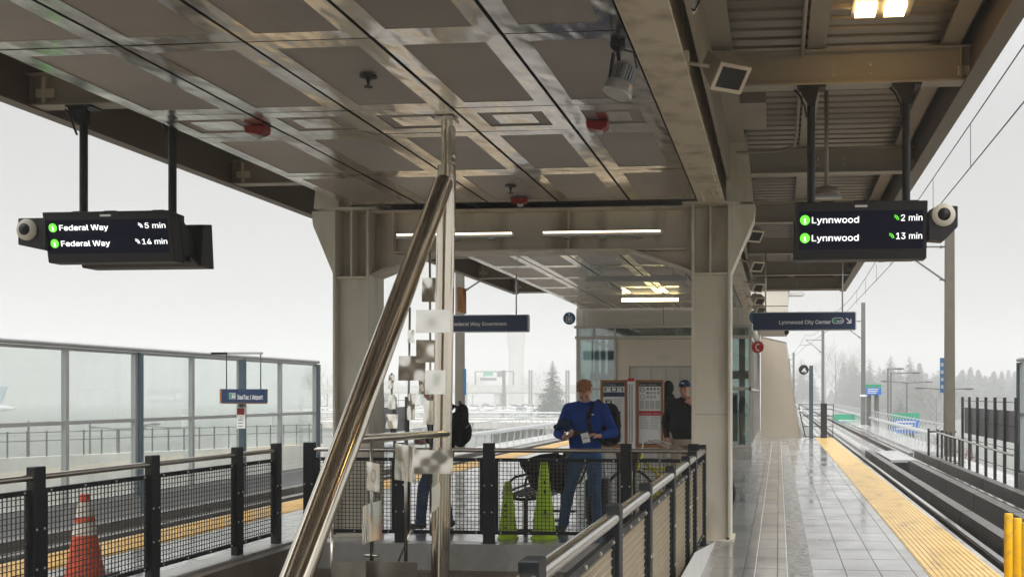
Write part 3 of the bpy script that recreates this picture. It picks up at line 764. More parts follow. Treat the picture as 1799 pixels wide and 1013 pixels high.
    MB().lathe([(R_*.55, -.035), (R_*.8, -.03), (R_, -.012), (R_, 0)], cc, 24, 'y').build('camera_ring', M['cream'], co)
    MB().ball(cc+Vector((0, -.012, 0)), (R_*.56, .045, R_*.56), 16, 10).build('camera_dome', M['blackplastic'], co)
    return root
display('hanging black display on the left reading Federal Way 5 min and 14 min', 79, 302, 374, 458, 7.45,
        [('Federal Way', '5 min'), ('Federal Way', '14 min')], (31, 74), -1, [(147, 185), (303, 225)], (147, 357, 390, 471, 7.78))
display('hanging black display on the right reading Lynnwood 2 min and 13 min', 1397, 1629, 357, 453, 7.45,
        [('Lynnwood', '2 min'), ('Lynnwood', '13 min')], (1632, 1683), 1, [(1425, 155), (1592, 155)], (1394, 1608, 380, 457, 7.76))

# ================================================================ HANGING SIGNS
def hang_sign(label, u0, u1, v0, v1, Y, rods, ztop, side='navy'):
    a = PY(u0, v0, Y); b = PY(u1, v1, Y)
    root = thing('direction_sign', label, 'sign', ((a.x+b.x)/2, Y, a.z), 0)
    MB().box(a.x, b.x, Y-.04, Y+.04, b.z+.015, a.z-.012).build('sign_panel', M['navy'], root)
    q = MB(); q.box(a.x-.004, b.x+.004, Y-.045, Y+.045, b.z, b.z+.0145); q.box(a.x-.004, b.x+.004, Y-.045, Y+.045, a.z-.0115, a.z+.004); q.box(b.x+.0005, b.x+.018, Y-.045, Y+.045, b.z+.015, a.z-.012); q.build('sign_frame', M['alu'], root)
    for u in rods:
        p = PY(u, v0, Y); MB().tube([(p.x, Y, a.z), (p.x, Y, ztop)], .013, 8).build('hanger_rod', M['galv'], root)
    return root, a, b
r, a, b = hang_sign('long navy sign reading Lynnwood City Center, hanging at the right over the platform', 1323, 1502, 549, 580, 16.9, (1345, 1480), 3.945)
p = PY(1368, 569, 16.855); q = PY(1459, 569, 16.855); textfit('Lynnwood City Center', p.x, q.x, 16.855, p.z, .085, M['white'], r, bold=.012)
p = PY(1462, 563, 16.855); q = PY(1482, 563, 16.855); c = (p+q)/2
pill = MB(); R = .045; hw = (q.x-p.x)/2-R
pts = [c+Vector((hw+R*math.cos(t), 0, R*math.sin(t))) for t in [(-PI/2)+PI*i/8 for i in range(9)]]+[c+Vector((-hw+R*math.cos(t), 0, R*math.sin(t))) for t in [PI/2+PI*i/8 for i in range(9)]]
pill.tube(pts+[pts[0]], .005, 5); pill.build('station_code_outline', M['white'], r)
disc(c+Vector((-hw, 0, 0)), .032, 16).build('station_code_disc', M['green'], r)
textfit('40', c.x-.02, c.x+hw+.025, 16.852, c.z-.022, .045, M['white'], r, bold=.02)
p = PY(1491, 563, 16.853); ar = MB(); ar.bar(p+Vector((-.04, 0, .045)), p+Vector((.03, 0, -.03)), .006, .018, up=(1, 0, 1)); ar.box(p.x-.03, p.x+.045, 16.85, 16.856, p.z-.046, p.z-.028); ar.box(p.x+.028, p.x+.045, 16.849, 16.8555, p.z-.046, p.z+.03); ar.build('arrow', M['white'], r)
MB().ball((PY(1382, 584, 16.9).x, 16.9, PY(1382, 583, 16.9).z), (.04, .04, .05), 8, 6).build('sensor', M['blackplastic'], r)
r, a, b = hang_sign('navy sign reading Federal Way Downtown, partly behind the sculpture mast', 745, 928, 554, 583, 16.9, (775, 907), 3.945)
p = PY(793, 572, 16.855); q = PY(889, 572, 16.855); textfit('Federal Way Downtown', p.x, q.x, 16.855, p.z, .085, M['white'], r, bold=.012)
# SeaTac / Airport
Ys = 18.2
a = PY(390, 683, Ys); b = PY(468, 707, Ys)
r = thing('station_name_sign', 'small navy sign reading SeaTac / Airport hanging before the glass windscreen', 'sign', ((a.x+b.x)/2, Ys, a.z))
MB().box(a.x+.02, b.x, Ys-.05, Ys+.05, b.z, a.z).build('sign_panel', M['navy'], r)
q = MB(); q.box(a.x-.02, a.x+.0195, Ys-.045, Ys+.10, b.z-.01, a.z+.005); q.box(a.x+.02, b.x, Ys-.04, Ys+.04, b.z-.02, b.z-.001); q.build('sign_frame', M['wood'], r)
p = PY(417, 700, Ys-.055); q = PY(461, 700, Ys-.055); textfit('SeaTac / Airport', p.x, q.x, Ys-.056, p.z-.01, .115, M['white'], r, bold=.01)
p = PY(408, 695, Ys-.055); MB().box(p.x-.065, p.x+.065, Ys-.054, Ys-.0505, p.z-.06, p.z+.06).build('station_code_patch', M['greyprint'], r)
MB().box(p.x-.055, p.x-.01, Ys-.057, Ys-.0545, p.z-.045, p.z+.045).build('line_patch', M['green'], r)
textfit('44', p.x-.005, p.x+.058, Ys-.0575, p.z-.032, .06, M['white'], r, bold=.02)
for u in (398, 458):
    t_ = PY(u, 640, Ys); MB().tube([(t_.x, Ys, a.z), (t_.x, Ys, 2.33)], .010, 6).build('hanger_rod', M['black'], r)
    w_ = MB(); w_.box(-10.9, t_.x+.03, Ys-.025, Ys+.025, 2.33, 2.37); w_.build('hanger_arm', M['alu'], r)
Yp = 18.42; p = PY(424, 715, Yp); q = PY(424, 752, Yp)
r = thing('notice_sign', 'narrow red and white notice on a blue-grey post under the station name sign', 'sign', (p.x, Yp, -.5))
MB().box(p.x-.05, p.x+.05, Yp, Yp+.08, -.5, 2.25).build('post', M['bluepost'], r)
MB().box(p.x-.085, p.x+.085, Yp-.02, Yp-.002, q.z, p.z).build('notice', M['paper'], r)
MB().box(p.x-.075, p.x+.075, Yp-.026, Yp-.0205, p.z-.14, p.z-.015).build('notice_header', M['darkred'], r)
q_ = MB(); 
for z in (.24, .30, .36): q_.box(p.x-.05, p.x+.05, Yp-.024, Yp-.0205, p.z-z-.012, p.z-z+.008)
q_.build('notice_print', M['greyprint'], r)
textfit('S', p.x-.03, p.x+.03, Yp-.024, p.z-.22, .07, M['greyprint'], r)
# platform number 4
b_ = PZ(1425, 770, 0)
r = thing('platform_marker', 'blue-grey post carrying a round black number 4 at the far end of the right platform', 'sign', (b_.x, b_.y, 0))
MB().box(b_.x-.07, b_.x+.07, b_.y-.06, b_.y+.06, 0, 2.58).build('post', M['bluepost'], r)
p = PY(1412, 649, b_.y-.08); disc(p, .175, 28, t=.03).build('number_disc', M['black'], r)
textfit('4', p.x-.075, p.x+.07, p.y-.003, p.z-.105, .21, M['white'], r, bold=.05)
MB().box(p.x+.16, b_.x-.07, b_.y-.09, b_.y-.05, p.z-.02, p.z+.02).build('bracket', M['black'], r)
# round signs by the lift
def round_sign(u, v, Y, r_, m, label, cat='sign'):
    p = PY(u, v, Y); t = thing('round_sign', label, cat, p)
    disc(p, r_, 28, t=.03).build('disc', m, t)
    MB().box(p.x-.01, p.x+.01, Y+.03, Y+.25, p.z-.03, p.z+.03).build('bracket', M['alu'], t)
    return t, p
t, p = round_sign(1000, 559, 23.6, .15, M['blue'], 'round dark blue lift sign left of the lift house')
q = MB(); 
for e in ((-.06, .06, .03, .04), (-.06, .06, -.09, -.08)): q.box(p.x+e[0], p.x+e[1], p.y-.006, p.y-.001, p.z+e[2], p.z+e[3])
for e in ((-.07, -.06), (.06, .07)): q.box(p.x+e[0], p.x+e[1], p.y-.006, p.y-.001, p.z-.09, p.z+.04)
for e in (-.03, .01): q.box(p.x+e, p.x+e+.022, p.y-.006, p.y-.001, p.z-.055, p.z+.01)
q.prism([(p.x-.03, p.z+.09), (p.x, p.z+.125), (p.x+.03, p.z+.09)], 'y', p.y-.006, p.y-.001); q.box(p.x-.007, p.x+.007, p.y-.006, p.y-.001, p.z+.055, p.z+.09)
q.build('lift_pictogram', M['white'], t)
t, p = round_sign(1330, 557, 20.5, .16, M['blue'], 'round blue sign partly behind the Lynnwood City Center sign')
t, p = round_sign(1331, 609, 21.0, .13, M['red'], 'round red emergency telephone sign on the lift house corner')
q = MB(); ph = [p+Vector((.04, -.004, .055)), p+Vector((.0, -.004, .06)), p+Vector((-.032, -.004, .03)), p+Vector((-.035, -.004, -.03)), p+Vector((-.01, -.004, -.07)), p+Vector((.035, -.004, -.075))]
q.tube(ph, [.016, .016, .012, .012, .016, .016], 8); q.build('telephone_pictogram', M['white'], t)
for k, ch in enumerate('EMERGENCY'):
    an = math.radians(150-k*15); c_ = p+Vector((.105*math.cos(an), -.004, .105*math.sin(an)))
    text(ch, .034, c_, M['white'], t, right=(math.sin(an), 0, -math.cos(an)), up=(math.cos(an), 0, math.sin(an)), align='CENTER', bold=.02)

# ================================================================ LIFT HOUSE
lh = thing('lift_house', 'beige panelled lift house with glass sides and grey lift doors', 'building', (-2.78, 24, 0))
Yh = 24.0; xL, xR = -4.92, -.66
for x0, x1 in ((xL, -4.74), (-4.725, -2.79), (-2.775, -1.0), (-.985, xR)): MB().box(x0, x1, Yh-.02, Yh+.1, 3.24, 3.66).build('fascia_panel', M['panel'], lh)
MB().box(xL+.01, xR-.01, Yh+.0, Yh+11.9, 3.68, 3.85).build('roof', M['panel'], lh)
m_ = MB(); m_.box(xL-.05, xR+.03, Yh-.06, Yh+.08, 3.175, 3.235); m_.box(xL-.03, xR+.02, Yh-.05, Yh+.08, 2.91, 2.985)
for x in (xL, -3.99, xR-.06): m_.box(x, x+.06, Yh-.04, Yh+.06, .34, 2.905)
for x in (xL, -4.5, -3.99, -1.3, xR-.06): m_.box(x, x+.04, Yh-.03, Yh+.05, 2.99, 3.17)
m_.box(-1.25, xR, Yh-.04, Yh+.06, 1.66, 1.74); m_.box(-1.25, xR, Yh-.06, Yh+.08, .28, .36); m_.box(xL, -3.99, Yh-.04, Yh+.06, 1.66, 1.72); m_.box(xL, -3.93, Yh-.06, Yh+.08, .28, .335)
m_.build('window_frame', M['mullion'], lh)
for x0, x1 in ((xL+.06, -3.99), (-1.19, xR-.06)): MB().box(x0, x1, Yh, Yh+.012, .36, 2.905).build('glass_pane', M['glass2'], lh)
MB().box(xL+.04, xR-.06, Yh, Yh+.012, 2.99, 3.17).build('glass_pane', M['glass2'], lh)
w_ = MB(); w_.box(-3.925, -1.26, Yh-.005, Yh+.15, 2.25, 2.905); w_.box(-3.925, -3.63, Yh-.005, Yh+.15, 0, 2.248); w_.box(-1.55, -1.26, Yh-.005, Yh+.15, 0, 2.248)
w_.build('wall', M['cladding'], lh)
xs = [-3.625, -3.47, -3.10, -2.74, -2.39, -2.0, -1.555]
for i in range(6): MB().box(xs[i]+.004, xs[i+1]-.004, Yh+.10, Yh+.13, .01, 2.245).build('door_panel', M['door'], lh)
MB().box(-3.625, -1.555, Yh+.145, Yh+.16, 0, 2.247).build('door_recess', M['dark'], lh)
MB().box(-2.95, -2.6, Yh-.012, Yh-.0055, 2.42, 2.52).build('small_plaque', M['panel'], lh)
MB().box(xL, -3.93, Yh-.05, Yh+.2, 0, .278).build('plinth', M['kerb'], lh); MB().box(-1.25, xR+.02, Yh-.08, Yh+.2, 0, .275).build('plinth', M['kerb'], lh)
# right and left sides running back, with posts
sd = MB(); 
for k in range(8):
    y = Yh+.3+k*1.6
    sd.box(xR-.05, xR+.0, y, y+.07, .3, 3.2); sd.box(xL, xL+.05, y, y+.07, .3, 3.2)
for z in (.28, 1.66, 2.92, 3.18): sd.box(xR-.05, xR+.005, Yh+.1, Yh+11.8, z, z+.06); sd.box(xL-.005, xL+.05, Yh+.1, Yh+11.8, z, z+.06)
sd.build('side_frame', M['mullion'], lh)
MB().box(xR-.03, xR-.018, Yh+.1, Yh+11.8, .35, 3.2).build('glass_pane', M['glass2'], lh)
MB().box(xL+.018, xL+.03, Yh+.1, Yh+11.8, .35, 3.2).build('glass_pane', M['glass2'], lh)
MB().box(xR-.06, xR+.02, Yh+.21, Yh+11.8, 0, .275).build('plinth', M['kerb'], lh)
MB().box(xR-.06, xR+.03, Yh+.11, Yh+11.8, 3.24, 3.67).build('fascia_panel', M['panel'], lh)
MB().box(xL-.03, xL+.06, Yh+.11, Yh+11.8, 3.24, 3.67).build('fascia_panel', M['panel'], lh)
inn = MB(); inn.box(-3.9, -1.3, Yh+.6, Yh+.7, 0, 3.2); inn.box(-4.85, -4.75, Yh+3.0, Yh+3.1, 0, 3.2); inn.box(-4.35, -4.2, Yh+1.2, Yh+1.35, 0, 3.2); inn.box(-4.8, -3.95, Yh+1.1, Yh+1.2, 1.9, 2.1); inn.box(-1.0, -.85, Yh+1.2, Yh+1.35, 0, 3.2)
inn.box(-1.2, -.75, Yh+.8, Yh+.95, 1.95, 2.15); inn.box(-1.15, -1.02, Yh+.7, Yh+.8, .4, 1.6); inn.build('lift_shaft', M['alu'], lh)
# tan end wall and upper plant box
ew = thing('end_wall', 'tall tan wall with a slanted right edge at the far end of the platform', 'wall', (0, 36, 0))
MB().prism([(-.64, .0), (.76, .0), (.245, 3.41), (-.64, 3.62)], 'y', 36.0, 36.30).build('wall_panel', M['plainwall'], ew)
MB().prism([(.775, .0), (.80, .0), (.285, 3.44), (-.64, 3.66), (-.64, 3.63), (.26, 3.42)], 'y', 35.98, 36.32).build('edge_flashing', M['mullion'], ew)
ub = thing('plant_box', 'pale panelled box beyond the canopy end, behind the Lynnwood sign', 'building', (-.1, 30, 3.7))
p0 = PY(1343, 546, 30); p1 = PY(1385, 509, 30)
MB().box(-.6, p1.x, 30, 33.5, 4.22, p1.z).build('wall', M['panel'], ub); MB().box(-.6, p1.x-.01, 30.01, 33.5, 3.5, 4.20).build('wall', M['panel'], ub)
MB().box(-.6, p1.x+.04, 29.96, 33.5, p1.z+.001, p1.z+.05).build('roof', M['alu'], ub)
for z in (p1.z-.07, 4.03):
    q = MB(); q.prism([(p1.x, z), (p1.x+.45, z+.05), (p1.x+.5, z-.02), (p1.x+.42, z-.07), (p1.x, z-.07)], 'y', 30.3, 30.7)
    t_ = q.build('wall_light', M['lens'], ub)
# ================================================================ SCULPTURE
scu = thing('plate_sculpture', 'stainless steel sculpture of a mast, leaning tube and hung polished plates in the stairwell', 'sculpture', (-2.5, 7.2, -4.2))
YS = 7.25
def S(u, v, y=YS): return PY(u, v, y)
top = S(785, 292); bot = S(772, 1100); e = top+(bot-top)*1.0
q = MB(); q.tube([top, bot, bot+(bot-top)*1.0], .068, 24); q.build('mast', M['inox_warm'], scu)
n0 = S(783, 292); q = MB(); q.tube([(top.x+.0, YS, top.z-.05), (top.x, YS, 3.628)], .042, 16); q.build('mast_neck', M['inox_warm'], scu)
q = MB(); q.box(top.x+.035, top.x+.05, YS-.05, YS+.05, top.z+.03, 3.56); q.box(top.x-.07, top.x+.07, YS-.07, YS+.07, 3.60, 3.626); q.tube([(top.x+.03, YS-.02, 3.34), (top.x+.075, YS-.02, 3.34)], .022, 8); q.build('clamp', M['inox'], scu)
a = S(779, 322, 7.12); b = S(521, 1013, 4.15)
q = MB(); q.tube([a, b, b+(b-a)*.55], .069, 32); q.build('leaning_tube', M['inox_warm'], scu)
def on_tube(v_):
    lo, hi = 0.0, 1.0
    for _ in range(40):
        m_ = (lo+hi)/2; P_ = a+(b-a)*m_
        vv = 692-1750*(P_.z-H)/(-P_.x*_s+P_.y*_c)
        if vv < v_: lo = m_
        else: hi = m_
    return a+(b-a)*lo
tj = on_tube(772)
q = MB(); q.tube([tj, S(786, 761, YS)], [.024, .027], 16); q.build('cross_tube', M['inox_warm'], scu)
q = MB(); q.tube([S(775, 425, 7.5), S(772, 1100, 7.5)], .03, 12); q.build('rear_mast', M['inox'], scu)
def rod(u0, v0, u1, v1, y=YS, r=.009): MB().tube([S(u0, v0, y), S(u1, v1, y)], r, 8).build('rod', M['inox'], scu)
rod(755, 420, 757, 900, 7.35); rod(720, 540, 717, 770, 7.35); rod(688, 655, 688, 770, 7.35); rod(713, 765, 713, 985, 7.3, .014)
rod(653, 775, 653, 990, 7.1, .014); rod(583, 925, 582, 1060, 6.95, .011); rod(757, 890, 757, 940, 7.35); rod(640, 975, 665, 975, 7.1, .01)
rod(700, 985, 722, 930, 7.3, .007)
def plate(u0, v0, u1, v1, yaw, y, m='mirror', dv=0, bend=.0):
    a = S(u0, v0, y); b = S(u1, v1, y); w_ = (b.x-a.x)/2; h_ = (a.z-b.z)/2; c = (a+b)/2
    n = 10; mb = MB(); vs = []; fs = []
    ca, sa = math.cos(yaw), math.sin(yaw)
    ww = w_/max(.35, ca)
    ph = random.random()*6
    for t_ in (0, .005):
        for j in range(n+1):
            for i in range(n+1):
                fx = (i/n*2-1); fz = (j/n*2-1)
                off = bend*(1-fx*fx)+.004*math.sin(fx*3+ph)*math.cos(fz*2.2+ph)
                x = fx*ww*ca-(off+t_)*-sa; yy = fx*ww*sa+(off+t_)*ca
                vs.append((c.x+x, y+yy, c.z+fz*h_+dv*fx))
    k = (n+1)*(n+1)
    for j in range(n):
        for i in range(n):
            q_ = j*(n+1)+i; fs += [(q_, q_+1, q_+n+2, q_+n+1), (q_+k, q_+k+n+1, q_+k+n+2, q_+k+1)]
    for i in range(n):
        for (p0, p1) in (((i), (i+1)), (n*(n+1)+i, n*(n+1)+i+1), (i*(n+1), (i+1)*(n+1)), (i*(n+1)+n, (i+1)*(n+1)+n)):
            fs.append((p0, p1, p1+k, p0+k))
    mb.add(vs, fs, False); o = mb.build('plate', M[m], scu)
    for pl_ in o.data.polygons: pl_.use_smooth = pl_.index < 2*n*n
    return o
for a in ((742, 488, 779, 530, .1, 7.3), (730, 544, 792, 584, -.05, 7.15), (734, 597, 786, 636, .3, 7.3), (745, 650, 784, 692, -.25, 7.12), (746, 703, 767, 745, .5, 7.3),
          (715, 579, 729, 602, -.3, 7.32), (701, 625, 746, 668, .12, 7.3), (708, 634, 722, 668, .0, 7.36), (716, 691, 728, 737, .3, 7.3), (736, 668, 748, 692, .2, 7.34), (683, 658, 691, 682, .4, 7.32),
          (681, 693, 696, 718, -.4, 7.3), (680, 727, 696, 752, .5, 7.3), (728, 790, 795, 832, .06, 7.0)):
    plate(*a)
plate(696, 782, 728, 846, .35, 7.2, dv=-.02, bend=.03); plate(760, 852, 770, 894, .8, 7.1, dv=.02); plate(646, 812, 664, 862, .5, 7.05, dv=-.01)
plate(631, 884, 676, 952, -.5, 6.95, dv=.03, bend=.05); plate(585, 985, 640, 1060, .2, 6.9, 'plate_dark_refl'); plate(641, 985, 735, 1060, -.1, 7.0, 'plate_dark_refl')
plate(801, 505, 821, 549, -.5, 7.35, 'copper', dv=-.012)

# ================================================================ CANOPY FIXTURES
for (u0, u1, v) in ((697, 905, 416), (953, 1165, 412)):
    a = PY(u0, v, 10.60); b = PY(u1, v, 10.60)
    t = thing('strip_light', 'lit strip lamp on the crossbeam, %s the sculpture mast' % ('behind' if u0 < 800 else 'right of'), 'lamp', ((a.x+b.x)/2, 10.6, a.z), 0, 'strip lamps on the crossbeam')
    MB().box(a.x, b.x, 10.56, 10.60, a.z-.028, a.z+.030).build('lamp_body', M['alu'], t, bevel=.003)
    q = MB(); n = 44
    for k in range(n): 
        x = a.x+.02+(b.x-a.x-.04)*k/n; q.box(x, x+(b.x-a.x)/n*.7, 10.549, 10.559, a.z+.008, a.z+.024)
    q.build('lit_strip', M['lit'], t)
    q = MB()
    for k in (.2, .5, .8): q.box(a.x+(b.x-a.x)*k-.03, a.x+(b.x-a.x)*k+.03, 10.58, 10.68, a.z-.045, a.z-.028)
    q.build('lamp_bracket', M['alu'], t)
a = PZ(1092, 529, 3.50); b = PZ(1192, 529, 3.50); yl = (a.y+b.y)/2
t = thing('tube_light', 'glowing yellow tube lamp under the far ceiling in front of the lift house', 'lamp', ((a.x+b.x)/2, yl, 3.63))
MB().box(a.x, b.x, yl-.03, yl+.03, 3.50, 3.56).build('lit_tube', M['lit_yellow'], t); MB().box(a.x+.1, b.x-.1, yl-.02, yl+.02, 3.561, 3.63).build('lamp_body', M['alu'], t)
for u0, u1, v in ((942, 1135, 447), (1030, 1210, 494)):
    a = PZ(u0, v, 3.45); b = PZ(u1, v, 3.45)
    t = thing('tube_light', 'long unlit tube lamp under the far ceiling, %s of the two' % ('nearer' if v < 460 else 'farther'), 'lamp', ((a.x+b.x)/2, a.y, 3.63), 0)
    MB().box(a.x, b.x, a.y-.04, a.y+.04, 3.44, 3.53).build('lamp_body', M['alu'], t); q = MB()
    for k in (.15, .85): q.tube([(a.x+(b.x-a.x)*k, a.y, 3.53), (a.x+(b.x-a.x)*k, a.y, 3.63)], .01, 6)
    q.build('lamp_stem', M['alu'], t)
# two flood lamps lit on the right deck
t = thing('flood_light', 'bright yellow twin flood lamp under the right roof deck at the top of the picture', 'lamp', (.70, 7.0, 4.40))
q = MB(); q.box(.50, .92, 6.80, 7.12, 4.235, 4.255); q.box(.69, .72, 6.95, 6.98, 4.255, 4.405); q.build('lamp_body', M['alu'], t, bevel=.004)
for x in (.60, .80):
    q = MB(); q.box(x-.07, x+.07, 6.86, 7.06, 4.205, 4.2349); q.build('lit_lens', M['lit_warm'], t)
    MB().box(x-.07, x+.07, 6.86, 7.06, 4.2551, 4.275).build('lit_uplight', M['lit_warm'], t)
MB().box(.32, .498, 6.94, 6.98, 4.235, 4.26).build('lamp_arm', M['steel'], t)
# spotlight on the ceiling
c = Vector((PZ(1085, 75, 3.63).x, PZ(1085, 75, 3.63).y, 3.63))
t = thing('spot_light', 'pale finned spot lamp tilted down from the ceiling', 'lamp', c)
q = MB(); q.lathe([(0, 0), (.045, 0), (.045, -.03), (.02, -.05), (0, -.05)], c, 14); q.tube([c+Vector((0, 0, -.04)), c+Vector((.01, 0, -.12))], .012, 8)
q.obox(c+Vector((-.035, -.01, -.16)), (1, 0, 0), (0.15, 0, 1), .006, .03, .09)
q.build('swivel_bracket', M['blackplastic'], t)
MB().tube([c+Vector((.01, .02, -.03)), c+Vector((.09, .03, -.05)), c+Vector((.11, .02, -.14)), c+Vector((.08, 0, -.20))], .005, 6).build('cable', M['black'], t)
ax = Vector((-.28, -.22, -1)).normalized(); R3 = Vector((0, 0, 1)).rotation_difference(ax).to_matrix(); o3 = c+Vector((.055, 0, -.13))
def along(mb): mb.v = [tuple(o3+R3 @ Vector(p)) for p in mb.v]; return mb
q = MB(); q.lathe([(0, 0), (.05, 0), (.058, .01), (.058, .02), (.046, .02), (.046, .13), (.075, .13), (.085, .15), (.088, .20), (.082, .205)], n=22)
for k in range(22):
    an = 2*PI*k/22; q.obox((.056*math.cos(an), .056*math.sin(an), .075), (math.cos(an), math.sin(an), 0), (0, 0, 1), .012, .0025, .052)
along(q).build('finned_body', M['alu'], t)
q = MB(); q.lathe([(0, .196), (.083, .196), (.083, .200), (0, .2005)], n=22); along(q).build('lens', M['lens'], t)
# speakers along the girder
def speaker(p, yaw, pitch, label, sc=1.0, grp='speakers on the right girder'):
    t = thing('loudspeaker', label, 'loudspeaker', p, 0, grp)
    R = (Matrix.Rotation(yaw, 3, 'Z') @ Matrix.Rotation(pitch, 3, 'X')); P = Vector(p)
    def tr(mb): mb.v = [tuple(P+R @ (Vector(v)*sc)) for v in mb.v]; return mb
    q = MB(); q.prism([(-.09, -.055), (.09, -.085), (.09, .085), (-.09, .055)], 'x', -.105, .105)
    q.v = [(x, -y, z) for x, y, z in q.v]; tr(q).build('cabinet', M['steel'], t, bevel=.006)
    q = MB(); q.box(-.105, .105, -.106, -.094, -.088, -.066); q.box(-.105, .105, -.106, -.094, .066, .088); q.box(-.105, -.083, -.106, -.094, -.066, .066); q.box(.083, .105, -.106, -.094, -.066, .066); tr(q).build('front_rim', M['steel_mid'], t)
    q = MB(); q.box(-.083, .083, -.100, -.0905, -.066, .066); tr(q).build('grille', M['blackplastic'], t)
    q = MB(); q.tube([P+Vector((-.22*sc, .0, .05)), P+R @ Vector((-.105*sc, 0, 0))], .013, 8); q.box(P.x-.24*sc, P.x-.21*sc, P.y-.04, P.y+.04, P.z-.02, P.z+.12)
    q.build('arm', M['steel_light'], t)
sp = PY(1273, 122, 6.6)
speaker(sp, .6, .8, 'large grey loudspeaker high on the right girder, nearest of the row', 1.12)
for i, (u, v, Y) in enumerate(((1322, 408, 11.9), (1326, 462, 13.8), (1328, 500, 15.8), (1331, 524, 17.6), (1333, 540, 19.3))):
    o_ = ('second', 'third', 'fourth', 'fifth', 'sixth')[i]
    speaker(PY(u, v, Y), .6, .7, 'small grey loudspeaker on the right girder, %s from the near end of the row' % o_, .9)
c = PY(1216, 10, 6.0)
t = thing('junction_lamp', 'small caged lamp on the side of the right girder at the top of the picture', 'lamp', c)
MB().ball(c, (.035, .045, .055), 12, 8).build('lens', M['lens'], t); q = MB(); q.tube([c+Vector((-.04, 0, .05)), c+Vector((-.02, -.04, -.03)), c+Vector((.02, -.05, -.05)), c+Vector((.045, -.02, .02))], .006, 6); q.build('cage', M['black'], t)
# strobes and sprinklers
for (u, v, lb) in ((452, 226, 'red alarm strobe on the ceiling, left of the sculpture mast'), (1050, 218, 'red alarm strobe on the ceiling, below the spot lamp'), (912, 350, 'small red alarm strobe on the ceiling by the crossbeam')):
    p = PZ(u, v, 3.615); t = thing('alarm_strobe', lb, 'alarm', p, 0, 'red alarm strobes')
    MB().prism([(p.x-.085, 3.63), (p.x-.075, 3.575), (p.x+.03, 3.56), (p.x+.075, 3.58), (p.x+.085, 3.63)], 'y', p.y-.05, p.y+.06).build('strobe_body', M['darkred'], t, bevel=.006)
    MB().lathe([(0, -.035), (.02, -.03), (.033, -.012), (.03, 0)], (p.x+.01, p.y, 3.564), 12).build('strobe_lens', M['lens'], t)
for (u, v, lb) in ((647, 142, 'dark sprinkler head below the ceiling near the sculpture top'), (897, 332, 'dark sprinkler head below the ceiling near the crossbeam')):
    p = PZ(u, v, 3.60); t = thing('sprinkler', lb, 'sprinkler', p, 0, 'ceiling sprinklers')
    MB().lathe([(0, 0.03), (.055, .03), (.055, .022), (.015, .015), (.012, -.01), (0, -.01)], p, 16).build('escutcheon', M['black'], t)
    MB().lathe([(0, -.010), (.008, -.012), (.010, -.035), (.028, -.038), (.028, -.043), (0, -.044)], p, 12).build('deflector', M['black'], t)
p = PY(1452, 338, 9.4); t = thing('ceiling_camera', 'round dark dome fixture under the right roof deck above the Lynnwood display', 'camera', p)
q = MB(); q.lathe([(0, .07), (.10, .04), (.125, 0), (.125, -.03), (0, -.03)], p, 20); q.build('dome_body', M['fascia'], t)
MB().box(p.x-.14, p.x+.14, p.y-.03, p.y+.03, p.z-.055, p.z-.031).build('base_bar', M['alu'], t); MB().tube([p+Vector((0, 0, .05)), (p.x, p.y, 4.40)], .02, 8).build('stem', M['steel'], t)

